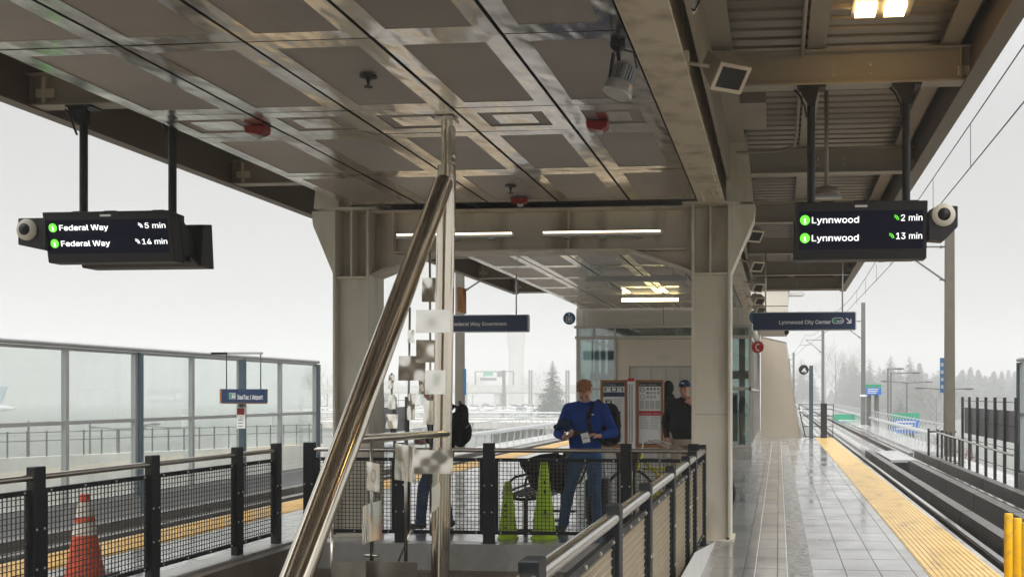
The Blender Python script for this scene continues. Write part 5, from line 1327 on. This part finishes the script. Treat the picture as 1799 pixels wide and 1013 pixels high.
o = tag(q.build('yellow_strap_bag', M['bikeyellow']), 'small bright yellow strapped bag on the floor beyond the railing, left of the right column', 'bag')

# ================================================================ OVERHEAD LINE MASTS AND WIRES
def mast(x, y, h, w_, label, side, m='pole', z0=-.5, arms=True, wx=None):
    t = thing('line_mast', label, 'mast', (x, y, z0), 0, 'overhead line masts')
    q = MB(); q.prism([(x-w_/2, z0), (x+w_/2, z0), (x+w_/2*.85, h), (x-w_/2*.85, h)], 'y', y-w_/2, y+w_/2); q.build('mast_shaft', M[m], t)
    MB().lathe([(w_*1.7, z0+.001), (w_*1.6, z0+.12), (w_*.8, z0+.22)], (x, y, 0), 10).build('footing', M['kerb'], t)
    if arms:
        q = MB(); q.tube([(x, y, 5.98), (wx+.2*side, y, 6.0)], .028, 6); q.tube([(x, y, 4.86), (wx+.75*side, y, 5.62), (wx+1.3*side, y, 5.98)][0:2]+[(wx+.9*side, y, 5.72)][0:0], .030, 6); q.tube([(wx+.75*side, y, 5.62), (wx-.3*side, y, 5.55)], .018, 6)
        q.tube([(wx+.2*side, y, 6.0), (wx+.75*side, y, 5.62)], .022, 6)
        q.ball((x-side*.25, y, 5.98), .05, 8, 6); q.ball((x-side*.25, y, 5.02), .05, 8, 6); q.build('cantilever_arm', M['pole'], t)
    return t
cx = 3.30
t = mast(5.1, 30.4, 6.55, .29, 'tall brown line mast behind the right display and black fence', 1, 'mastbrown', wx=cx)
for i, z in enumerate((2.05,)):
    MB().box(5.1-.31, 5.1-.19, 30.2, 30.24, 1.62, 2.65).build('blue_plate', M['blue'], t)
    q = MB(); 
    for k in range(4): q.box(5.1-.285, 5.1-.215, 30.194, 30.199, 1.74+.22*k, 1.84+.22*k)
    q.build('plate_marks', M['alu'], t)
m_ = mast(5.1, 61.0, 7.1, .27, 'grey line mast on the walkway right of the Lynnwood sign', 1, wx=cx); q = MB().lathe([(.16, 1.35), (.26, 1.45), (.16, 1.55)], (5.1, 61, 0), 10).build('collar', M['galv'], m_)
mast(3.35+.25, 82, 6.8, .26, 'grey line mast, second along the right track beyond the platform', 1, wx=2.0)
mast(1.9, 128, 6.9, .30, 'thin hazy line mast, farthest but one of the right row', 1, wx=.6); mast(1.55, 150, 6.9, .30, 'thin hazy line mast, farthest of the right row', 1, wx=.3)
t = mast(-10.45, 32.0, 6.6, .26, 'grey line mast behind the sculpture beyond the left track', -1, 'mastbrown', wx=-8.5)
MB().box(-10.45+.16, -10.45+.25, 31.84, 31.88, 1.55, 2.4).build('blue_plate', M['blue'], t)
for i, (u, y) in enumerate(((884, 300), (886.5, 310), (930, 325), (934, 335), (995, 300), (999, 310))):
    p = PY(u, 650, y); mast(p.x, y, PY(u, 650, y).z, .55, 'faint line mast in the haze, number %s from the left beyond the far bridge' % ('one', 'two', 'three', 'four', 'five', 'six')[i], 1, 'pole', z0=-8.5, arms=False)
def wire(pts, label, r=.011):
    tag(MB().tube(pts, r, 5).build('catenary_wire', M['black']), label, 'wire', 'overhead wires')
for side, cx_ in (('right', 3.30), ('left', -8.5)):
    s = 1 if side == 'right' else -1
    cw = [(cx_+s*-.15, -5, 5.48), (cx_+s*.1, 30.4, 5.5), (cx_-s*.2, 61, 5.5), (cx_-1.1*(s > 0), 82, 5.5), (cx_-2.4*(s > 0), 128, 5.5)]
    wire(cw, 'thin lower contact wire over the %s track' % side)
    mw = []
    for (x, y, z), (x2, y2, z2) in zip(cw[:-1], cw[1:]):
        for k in range(8):
            f = k/8; mw.append((x+(x2-x)*f, y+(y2-y)*f, 6.45-.55*4*f*(1-f) if y > 0 else 6.25))
    tg = MB().tube(mw, .011, 5).build('catenary_wire', M['black']); tag(tg, 'thin upper messenger wire over the %s track' % side, 'wire', 'overhead wires')
    dr = MB()
    for k in range(9):
        y = 8.8+k*4.4; f = (y+5)/35.4 if y < 30.4 else 1; x = cw[0][0]+(cw[1][0]-cw[0][0])*min(1, f)
        dr.tube([(x, y, 5.49), (x, y, 6.25 if y < 30 else 6.1)], .006, 4)
    dr.build('dropper', M['black'], tg, w=False)

# ================================================================ GUIDEWAY RAILINGS
def g_rail(X, side, Y0, Y1, label):
    root = thing('guideway_railing', label, 'railing', (X, Y0, -.5), 0, 'guideway railings beyond the platforms')
    ys = []; y = Y0
    while y < Y1 and len(ys) < 95: ys.append(y); y += 1.05 if y < 90 else 1.9
    xs = lambda y_: X-max(0, y_-80)**2*.00022
    q = MB(); q.tube([(xs(a)-side*.03, a, .12) for a in ys], .085, 8); q.build('tube_rail', M['galv'], root)
    q = MB(); q.tube([(xs(a)+side*.14, a, .52) for a in ys], .022, 6); q.build('top_rail', M['galv'], root)
    q = MB(); q.box(X+side*.02-.14, X+side*.02+.14, Y0, 80, -.53, -.42); q.build('kerb', M['kerb'], root)
    for a in ys:
        x = xs(a); q = MB(); q.tube([(x+side*.12, a, -.45), (x+side*.05, a, -.2), (x+side*.03, a, .1), (x+side*.08, a, .38), (x+side*.18, a, .58)], [.030, .028, .026, .022, .016], 6); q.build('stanchion', M['galv'], root)
g_rail(5.62, 1, 33.9, 190, 'curved tube railing along the guideway beyond the right track'); g_rail(-10.95, -1, 24.0, 150, 'curved tube railing along the guideway beyond the left track')

# ================================================================ BACKGROUND
def highway_sign(u0, u1, v0, v1, y, parts_, label, z0=-8.9, posts=2):
    a = PY(u0, v0, y); b = PY(u1, v1, y); t = thing('highway_sign', label, 'highway sign', ((a.x+b.x)/2, y, z0)); hh = a.z-b.z; z = a.z
    for fr, m in parts_: MB().box(a.x, b.x, y-.1, y+.1, z-hh*fr+.02, z).build('sign_panel', M[m], t); z -= hh*fr
    for k in range(posts): x = a.x+(b.x-a.x)*(.25+.5*k); MB().tube([(x, y+.3, z0), (x, y+.3, a.z)], .15, 8).build('post', M['pole'], t)
    q = MB()
    for k in range(3): q.box(a.x+(b.x-a.x)*.15, a.x+(b.x-a.x)*(.7+.07*k), y-.115, y-.101, b.z+hh*(.2+.17*k), b.z+hh*(.27+.17*k))
    q.build('sign_writing', M['white'], t); return t
highway_sign(1520, 1548, 675, 694, 62, [(.3, 'green'), (.7, 'skyblue')], 'green and blue highway sign above the railing, left of the large green one')
highway_sign(1566, 1615, 725, 761, 68, [(.30, 'green'), (.7, 'skyblue')], 'large green and blue highway sign behind the right guideway railing')
highway_sign(1465, 1520, 727, 753, 75, [(.45, 'green'), (.55, 'skyblue')], 'long green and blue highway sign behind the railing, left of the grey mast')
def lamp_post(u, vt, y, arm, label, z0=-8.9, two=True):
    p = PY(u, vt, y); t = thing('street_lamp', label, 'street lamp', (p.x, y, z0), 0, 'street lamps in the haze')
    MB().tube([(p.x, y, z0), (p.x, y, p.z)], [.12, .07], 8).build('pole', M['pole'], t)
    q = MB(); q.tube([(p.x-(arm if two else 0), y, p.z+.12), (p.x, y, p.z-.05), (p.x+arm, y, p.z+.05)], .06, 6); q.build('arm', M['pole'], t)
    q = MB(); q.ball((p.x+arm, y, p.z+.03), (.45, .2, .1), 8, 6)
    if two: q.ball((p.x-arm, y, p.z+.10), (.45, .2, .1), 8, 6)
    q.build('lamp_head', M['pole'], t)
lamp_post(1659, 683, 78, 1.8, 'street lamp with two arms, right, just left of the brown mast')
lamp_post(1593, 671, 95, 2.0, 'double street lamp in the haze between the two highway signs'); lamp_post(1560, 648, 90, 1.0, 'single-arm lamp post behind the upper highway sign', two=False); lamp_post(1565, 655, 90, 2.2, 'tall thin lamp post right of the upper highway sign', two=False)
lamp_post(50, 742, 60, 1.5, 'faint lamp post seen through the leftmost glass pane', two=False); lamp_post(158, 740, 75, 1.5, 'faint lamp post seen through the second glass bay', two=False)
lamp_post(206, 752, 80, 2.2, 'faint double lamp seen through the glass left of the thick post'); lamp_post(250, 745, 70, 1.0, 'faint lamp post through the glass right of the thick post', two=False); lamp_post(296, 750, 85, 2.2, 'faint double lamp through the middle glass bay')
# control tower
p = PY(907, 600, 560)
t = thing('control_tower', 'pale airport control tower fading into the fog above the far bridge', 'tower', (p.x, 560, -9))
q = MB(); q.lathe([(4.7, -9), (4.4, 26), (5.2, 33), (5.8, 38)], (p.x, 560, 0), 12, smooth=False); q.build('shaft', M['barrier'], t)
q = MB(); q.lathe([(5.9, 38.1), (8, 40), (8, 44), (7, 47), (0, 48)], (p.x, 560, 0), 12, smooth=False); q.build('cab', M['alu'], t)
# far bridge with piers
YB = 380
p0 = PY(780, 690, YB); p1 = PY(1020, 690, YB)
t = thing('far_bridge', 'long concrete road bridge crossing in the haze beyond the platform', 'bridge', ((p0.x+p1.x)/2, YB, -9))
zt = PY(900, 680, YB).z
MB().box(p0.x-50, p1.x+30, YB, YB+12, zt-2.4, zt-.01).build('deck', M['barrier'], t); MB().box(p0.x-50, p1.x+30, YB-.3, YB-.01, zt-2.0, zt+.9).build('parapet', M['barrier'], t)
for k in range(9): x = p0.x-44+k*16; MB().box(x, x+2.2, YB+.5, YB+10, -8.9, zt-2.4).build('pier', M['barrier'], t)
p = PY(860, 655, YB); gs_ = thing('sign_gantry', 'faint green overhead road signs on a gantry above the far bridge', 'sign gantry', (p.x, YB+3, zt))
q = MB(); a = PY(835, 655, YB+3); b = PY(902, 655, YB+3)
q.tube([(a.x, YB+3, zt), (a.x, YB+3, a.z+.6)], .3, 6); q.tube([(b.x, YB+3, zt), (b.x, YB+3, a.z+.6)], .3, 6); q.tube([(a.x, YB+3, a.z+.6), (b.x, YB+3, a.z+.6)], .22, 6); q.build('gantry_frame', M['pole'], gs_)
for u0, u1, v0, v1, m in ((849, 866, 652, 660, 'green'), (843, 872, 663, 668, 'pole'), (873, 888, 653, 662, 'pole')):
    a = PY(u0, v0, YB+2.4); b = PY(u1, v1, YB+2.4); MB().box(a.x, b.x, YB+2.4, YB+2.7, b.z, a.z).build('sign_panel', M[m], gs_)
# concrete wall and fence seen through the glass
a = PZ(-60, 807, -.67); b = PZ(565, 779, -.67); d_ = (b-a).normalized(); Lw = (b-a).length
t = thing('road_barrier', 'long plain concrete road barrier seen through the left glass windscreen', 'wall', (a.x, a.y, -8.9))
q = MB(); q.bar((a.x, a.y, -2.8), (b.x, b.y, -2.8), .4, 4.26); q.build('wall', M['barrier'], t)
t = thing('wire_fence', 'faint wire fence standing on the concrete road barrier behind the glass', 'fence', (a.x, a.y, -.6))
q = MB(); n = 22
for k in range(n+1): c = a+d_*(Lw*k/n); q.tube([(c.x, c.y, -.7), (c.x, c.y, .25)], .03, 5)
q.build('posts', M['pole'], t)['kind'] = 'stuff'
q = MB()
for z in (.2, -.1): q.tube([(a.x, a.y, z), (b.x, b.y, z)], .018, 5)
q.build('wires', M['pole'], t)
# parking deck with cars
pk = thing('parking_deck', 'low grey parking deck full of cars in the haze before the far bridge', 'building', (-100, 300, -9))
MB().box(-150, -52, 278, 345, -3.6, -3.2).build('deck', M['barrier'], pk)
for k in range(7): MB().box(-148+k*14, -147+k*14, 278.5, 279.5, -8.9, -3.6).build('column', M['barrier'], pk)
q = MB(); q.tube([(-150, 278, -2.1), (-52, 278, -2.1)], .1, 5); q.tube([(-150, 278, -2.6), (-52, 278, -2.6)], .08, 5)
for k in range(50): q.tube([(-150+k*2, 278, -3.2), (-150+k*2, 278, -2.1)], .08, 5)
q.build('railing', M['galv'], pk)
for k_, (yy, zz, uu0, uu1) in enumerate(((118, -1.2, 540, 985), (165, -2.0, 560, 1005))):
    a = PY(uu0, 700, yy); b = PY(uu1, 700, yy); rt = thing('ramp_railing', 'pale level railing of a road ramp in the haze, %s of the two' % ('nearer' if k_ == 0 else 'farther'), 'railing', ((a.x+b.x)/2, yy, zz-1))
    MB().box(a.x, b.x, yy, yy+7, zz-1.4, zz-.6).build('ramp_deck', M['barrier'], rt)
    for x_ in (a.x+5, (a.x+b.x)/2, b.x-5): MB().box(x_, x_+1.2, yy+2, yy+5, -8.95, zz-1.4).build('ramp_pier', M['barrier'], rt)
    q = MB()
    for d_z in (.5, .05): q.tube([(a.x, yy+.1, zz+d_z), (b.x, yy+.1, zz+d_z)], .06, 5)
    n_p = int((b.x-a.x)/1.8)
    for k2 in range(n_p+1): x_ = a.x+(b.x-a.x)*k2/n_p; q.tube([(x_, yy+.1, zz-.6), (x_, yy+.1, zz+.5)], .045, 5)
    q.build('rails', M['galv'], rt)
def make_car(m, label, loc, rz):
    t = thing('parked_car', label, 'car', loc, rz, 'cars on the far parking deck')
    q = MB(); q.prism([(-2.2, .25), (2.2, .25), (2.25, .6), (2.1, .82), (1.1, .92), (-1.9, .95), (-2.25, .7)], 'y', -.88, .88); q.build('body', M[m], t, bevel=.05, w=False)
    q = MB(); q.prism([(-1.75, .95), (1.05, .92), (.45, 1.42), (-1.2, 1.45)], 'y', -.76, .76); q.build('cabin', M['carglass'], t, w=False)
    q = MB(); q.prism([(-1.2, 1.452), (.45, 1.422), (.40, 1.47), (-1.1, 1.49)], 'y', -.72, .72); q.build('roof', M[m], t, w=False)
    for x in (-1.4, 1.4):
        for y in (-.82, .82): q = MB(); q.lathe([(0, -.1), (.32, -.1), (.32, .1), (0, .1)], (x, y, .32), 12, 'y'); q.build('wheel', M['tyre'], t, w=False)
    return t
protos = {}
n_ = 0
for r_, y in enumerate((284, 306, 332)):
    for k in range(16):
        if random.random() < .18: continue
        x = -134+k*4.6+random.uniform(-.4, .4)+r_*1.3
        cm = random.choice(['carwhite', 'carwhite', 'cardark', 'carwhite'])
        rw = ('nearest', 'middle', 'farthest')[r_]; cn = {'carwhite': 'white', 'cardark': 'dark', 'carred': 'red'}[cm]
        lb = '%s car in the %s row on the hazy parking deck, %s bay from the left' % (cn, rw, ('1st', '2nd', '3rd', '4th', '5th', '6th', '7th', '8th', '9th', '10th', '11th', '12th', '13th', '14th', '15th', '16th')[k])
        rz = random.choice([0, PI])+PI/2+random.uniform(-.05, .05)
        if cm not in protos: protos[cm] = make_car(cm, lb, (x, y, -3.2), rz)
        else: c = copy_tree(protos[cm]); c['label'] = lb; c.location = (x, y, -3.2); c.rotation_euler = (0, 0, rz)
# aeroplane tail at the far left
p = PY(-4, 700, 300)
t = thing('parked_aeroplane', 'tail and rear body of a pale parked aeroplane in the fog at the left edge', 'aeroplane', (p.x, 300, -9))
q = MB(); q.lathe([(0, -32), (1.9, -27), (2.0, -8), (1.2, 0), (.3, 6)], (p.x, 300, -3.0), 14, 'x'); q.build('fuselage', M['plane'], t)
q = MB(); q.prism([(p.x-6, -1.4), (p.x+1.2, -1.6), (p.x+3.4, 4.0), (p.x+.6, 4.0)], 'y', 299.85, 300.15); q.build('tail_fin', M['planeblue'], t)
q = MB(); q.prism([(p.x-3, 296), (p.x+1, 294), (p.x+2, 294), (p.x+1, 300), (p.x+2, 306), (p.x+1, 306), (p.x-3, 304)], 'z', -2.6, -2.45); q.build('tailplane', M['plane'], t)
# trees
def conifer_mesh(h, w_, seed):
    rnd = random.Random(seed); q = MB(); z = h*.06
    while z < h*.99:
        f = 1-(z/h); rad = w_*.5*(f**.75)*rnd.uniform(.7, 1.12)+.10; n = max(5, int(16*f+5))
        for k in range(n):
            a = rnd.uniform(0, 2*PI); r = rad*rnd.uniform(.6, 1.1); dz = -r*rnd.uniform(.05, .38); ca, sa = math.cos(a), math.sin(a)
            for j in range(4):
                f0 = j/4; c = V((ca*r*(f0+.12), sa*r*(f0+.12), z+dz*f0)); s_ = (.30+.42*(1-f0)*f)*(.3+rad*.30)
                wv = V((-sa, ca, 0))*s_*rnd.uniform(.5, .9)
                q.add([c-wv, c+wv, c+V((ca, sa, -.35))*s_*rnd.uniform(.9, 1.4), c+V((0, 0, -.9))*s_*rnd.uniform(.5, 1)], [(0, 1, 2), (0, 1, 3)])
        z += h*.016+.04*f
    return q
def tree(kind, u, vt, y, w_, label, zb=-9, seed=0):
    if y > 80: y *= 2.6; w_ *= 2.6
    p = PY(u, vt, y); h = p.z-zb
    nm = {'con': 'conifer_tree', 'bare': 'bare_tree'}[kind]
    t = thing(nm, label, 'tree', (p.x, y, zb), 0, 'trees in the haze')
    tk = MB(); tk.tube([(0, 0, 0), (.05, 0, h*.5), (0, 0, h*.97)], [h*.02, h*.012, .03], 8); tk.build('trunk', M['bark'], t, w=False)
    if kind == 'con': conifer_mesh(h, w_, seed).build('crown', M['conifer'], t, w=False)
    else:
        rnd = random.Random(seed); q = MB()
        def br(p0, d_, L, r, dep):
            p1 = p0+d_*L; q.tube([p0, p0+d_*L*.5+V((rnd.uniform(-.1, .1), rnd.uniform(-.1, .1), 0))*L*.3, p1], [r, r*.8, r*.6], 4, cap=False)
            if dep:
                for _ in range(rnd.choice((3, 4))):
                    nd = (d_+V((rnd.uniform(-.8, .8), rnd.uniform(-.8, .8), rnd.uniform(-.1, .6)))).normalized(); br(p1 if rnd.random() < .6 else p0+d_*L*.6, nd, L*rnd.uniform(.6, .8), r*.6, dep-1)
        for k in range(7):
            a = rnd.uniform(0, 2*PI); z0 = h*rnd.uniform(.25, .6); br(V((0, 0, z0)), V((math.cos(a)*.7, math.sin(a)*.7, .8)).normalized(), w_*.24, .07, 4)
        q.build('crown', M['blossom'] if 'pinkish' in label else M['twig'], t, w=False)
tree('con', 971, 630, 105, 6.2, 'big hazy conifer standing left of the lift house', seed=3)
T = [('con', 1528, 628, 150, 8), ('con', 1500, 630, 160, 9), ('con', 1565, 622, 150, 10), ('con', 1598, 624, 135, 9), ('con', 1616, 640, 140, 9), ('bare', 1468, 612, 150, 11), ('bare', 1482, 618, 165, 10), ('con', 1408, 628, 170, 9), ('bare', 1450, 632, 175, 9),
     ('con', 1693, 648, 165, 11), ('con', 1722, 654, 180, 9), ('con', 1748, 652, 170, 10), ('con', 1783, 655, 175, 9), ('con', 1640, 652, 170, 10), ('bare', 1645, 690, 90, 5.5), ('con', 1582, 700, 95, 4), ('con', 1425, 645, 185, 8), ('con', 1545, 640, 175, 9), ('con', 1668, 660, 180, 9), ('bare', 1395, 640, 165, 9)]
pos = ['1st', '2nd', '3rd', '4th', '5th', '6th', '7th', '8th', '9th', '10th', '11th', '12th', '13th', '14th', '15th', '16th', '17th', '18th', '19th', '20th']
order = sorted(range(len(T)), key=lambda i: T[i][1]); rank = {i: k for k, i in enumerate(order)}
for i, a in enumerate(T):
    tree(*a, '%s in the hazy row on the right, %s tree counting from the left' % ({'con': 'dark conifer', 'bare': 'leafless tree'}[a[0]], pos[rank[i]]), seed=20+i)
tree('bare', 1705, 700, 60, 4.5, 'pinkish leafless tree behind the black picket fence', seed=77); tree('bare', 1672, 702, 64, 4.0, 'pinkish leafless tree right of the brown mast', seed=78)
for i, (u, vt, y) in enumerate(((575, 655, 150), (700, 668, 170), (830, 672, 190), (945, 662, 190), (563, 668, 160))):
    tree('bare', u, vt, y, 9, 'faint leafless tree at the left, %s' % ('just right of the glass windscreen', 'behind the sculpture plates', 'left of the control tower', 'right of the control tower', 'at the edge of the glass windscreen')[i], seed=40+i)
wd = MB(); rnd = random.Random(5)
for k in range(260):
    x = rnd.uniform(28, 330); y = rnd.uniform(480, 620); h = rnd.uniform(12, 26)
    for j in range(30):
        f = j/30; z = -9+h*f; r = (9*(1-f)+.7)
        for _ in range(3):
            a = rnd.uniform(0, 2*PI); c = V((x+math.cos(a)*r*.5, y+math.sin(a)*r*.5, z)); s_ = 1.1+3.6*(1-f)
            q1 = V((math.cos(a), math.sin(a), -.3))*s_; q2 = V((-math.sin(a), math.cos(a), 0))*s_*.8
            wd.add([c-q2, c+q2, c+q1, c+V((0, 0, .8*s_))], [(0, 1, 2), (0, 1, 3)])
o = wd.build('distant_wood', M['conifer']); o['kind'] = 'stuff'

# ================================================================ HAZE, LIGHT, CAMERA
hz = MB().box(-795, 795, -195, 1390, -10.0, 62).build('haze', M['dark']); hz['kind'] = 'stuff'
hm = bpy.data.materials.new('haze_air'); hm.use_nodes = True; nt = hm.node_tree; nt.nodes.clear()
o_ = nt.nodes.new('ShaderNodeOutputMaterial'); pv = nt.nodes.new('ShaderNodeVolumePrincipled')
pv.inputs['Color'].default_value = (.82, .825, .83, 1); pv.inputs['Density'].default_value = .0018; pv.inputs['Anisotropy'].default_value = 0.0
nt.links.new(pv.outputs[0], o_.inputs['Volume'])
hz.data.materials.clear(); hz.data.materials.append(hm)
sc = bpy.context.scene
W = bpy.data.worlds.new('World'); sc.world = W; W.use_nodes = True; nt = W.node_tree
bg = nt.nodes['Background']; sky = nt.nodes.new('ShaderNodeTexSky'); sky.sky_type = 'NISHITA'; sky.sun_disc = False
sky.sun_elevation = math.radians(48); sky.sun_rotation = math.radians(150); sky.dust_density = 4; sky.air_density = 1.5
hs = nt.nodes.new('ShaderNodeHueSaturation'); hs.inputs['Saturation'].default_value = .10; nt.links.new(sky.outputs[0], hs.inputs['Color'])
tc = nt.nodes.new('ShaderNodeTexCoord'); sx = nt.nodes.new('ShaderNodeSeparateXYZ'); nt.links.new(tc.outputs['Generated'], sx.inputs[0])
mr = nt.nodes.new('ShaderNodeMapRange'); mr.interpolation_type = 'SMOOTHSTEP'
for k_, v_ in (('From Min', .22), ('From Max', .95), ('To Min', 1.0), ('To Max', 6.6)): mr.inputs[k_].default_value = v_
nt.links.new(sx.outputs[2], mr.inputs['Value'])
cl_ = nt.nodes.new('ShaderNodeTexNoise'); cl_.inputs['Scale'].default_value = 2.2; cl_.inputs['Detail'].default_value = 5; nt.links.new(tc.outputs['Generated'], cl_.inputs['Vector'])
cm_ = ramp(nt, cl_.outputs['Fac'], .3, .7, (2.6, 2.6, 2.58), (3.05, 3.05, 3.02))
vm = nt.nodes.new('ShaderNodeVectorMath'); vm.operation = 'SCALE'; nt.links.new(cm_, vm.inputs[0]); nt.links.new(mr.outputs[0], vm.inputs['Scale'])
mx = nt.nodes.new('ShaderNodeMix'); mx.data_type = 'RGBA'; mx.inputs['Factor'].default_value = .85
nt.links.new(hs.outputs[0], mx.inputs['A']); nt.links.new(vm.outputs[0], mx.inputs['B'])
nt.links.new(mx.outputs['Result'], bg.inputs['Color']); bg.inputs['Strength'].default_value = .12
sky.sun_elevation = math.radians(40); sky.sun_rotation = math.radians(160)
sl = bpy.data.lights.new('sun', 'SUN'); sl.energy = 1.0; sl.angle = math.radians(45); sl.color = (1, .96, .91)
so_ = bpy.data.objects.new('sun', sl); C.objects.link(so_); so_.rotation_euler = (math.radians(50), 0, math.radians(20))
cd_ = bpy.data.cameras.new('camera'); cam = bpy.data.objects.new('camera', cd_); C.objects.link(cam); sc.camera = cam
cd_.sensor_width = 36; cd_.lens = 1750/1799*36
cd_.shift_x = (899.5-1215)/1799; cd_.shift_y = (692-506.5)/1799
cam.location = (0, 0, H); cam.rotation_euler = (math.radians(90), 0, _t); cd_.clip_end = 3000; cd_.clip_start = .05
sc.view_settings.view_transform = 'Standard'; sc.view_settings.look = 'None'; sc.view_settings.gamma = 1; sc.view_settings.use_curve_mapping = False
sc.view_settings.exposure = 0.72
sc.cycles.max_bounces = 10; sc.cycles.diffuse_bounces = 4; sc.cycles.glossy_bounces = 4; sc.cycles.transparent_max_bounces = 16; sc.cycles.volume_bounces = 6
sc.cycles.use_denoising = True; sc.cycles.caustics_reflective = False; sc.cycles.caustics_refractive = False
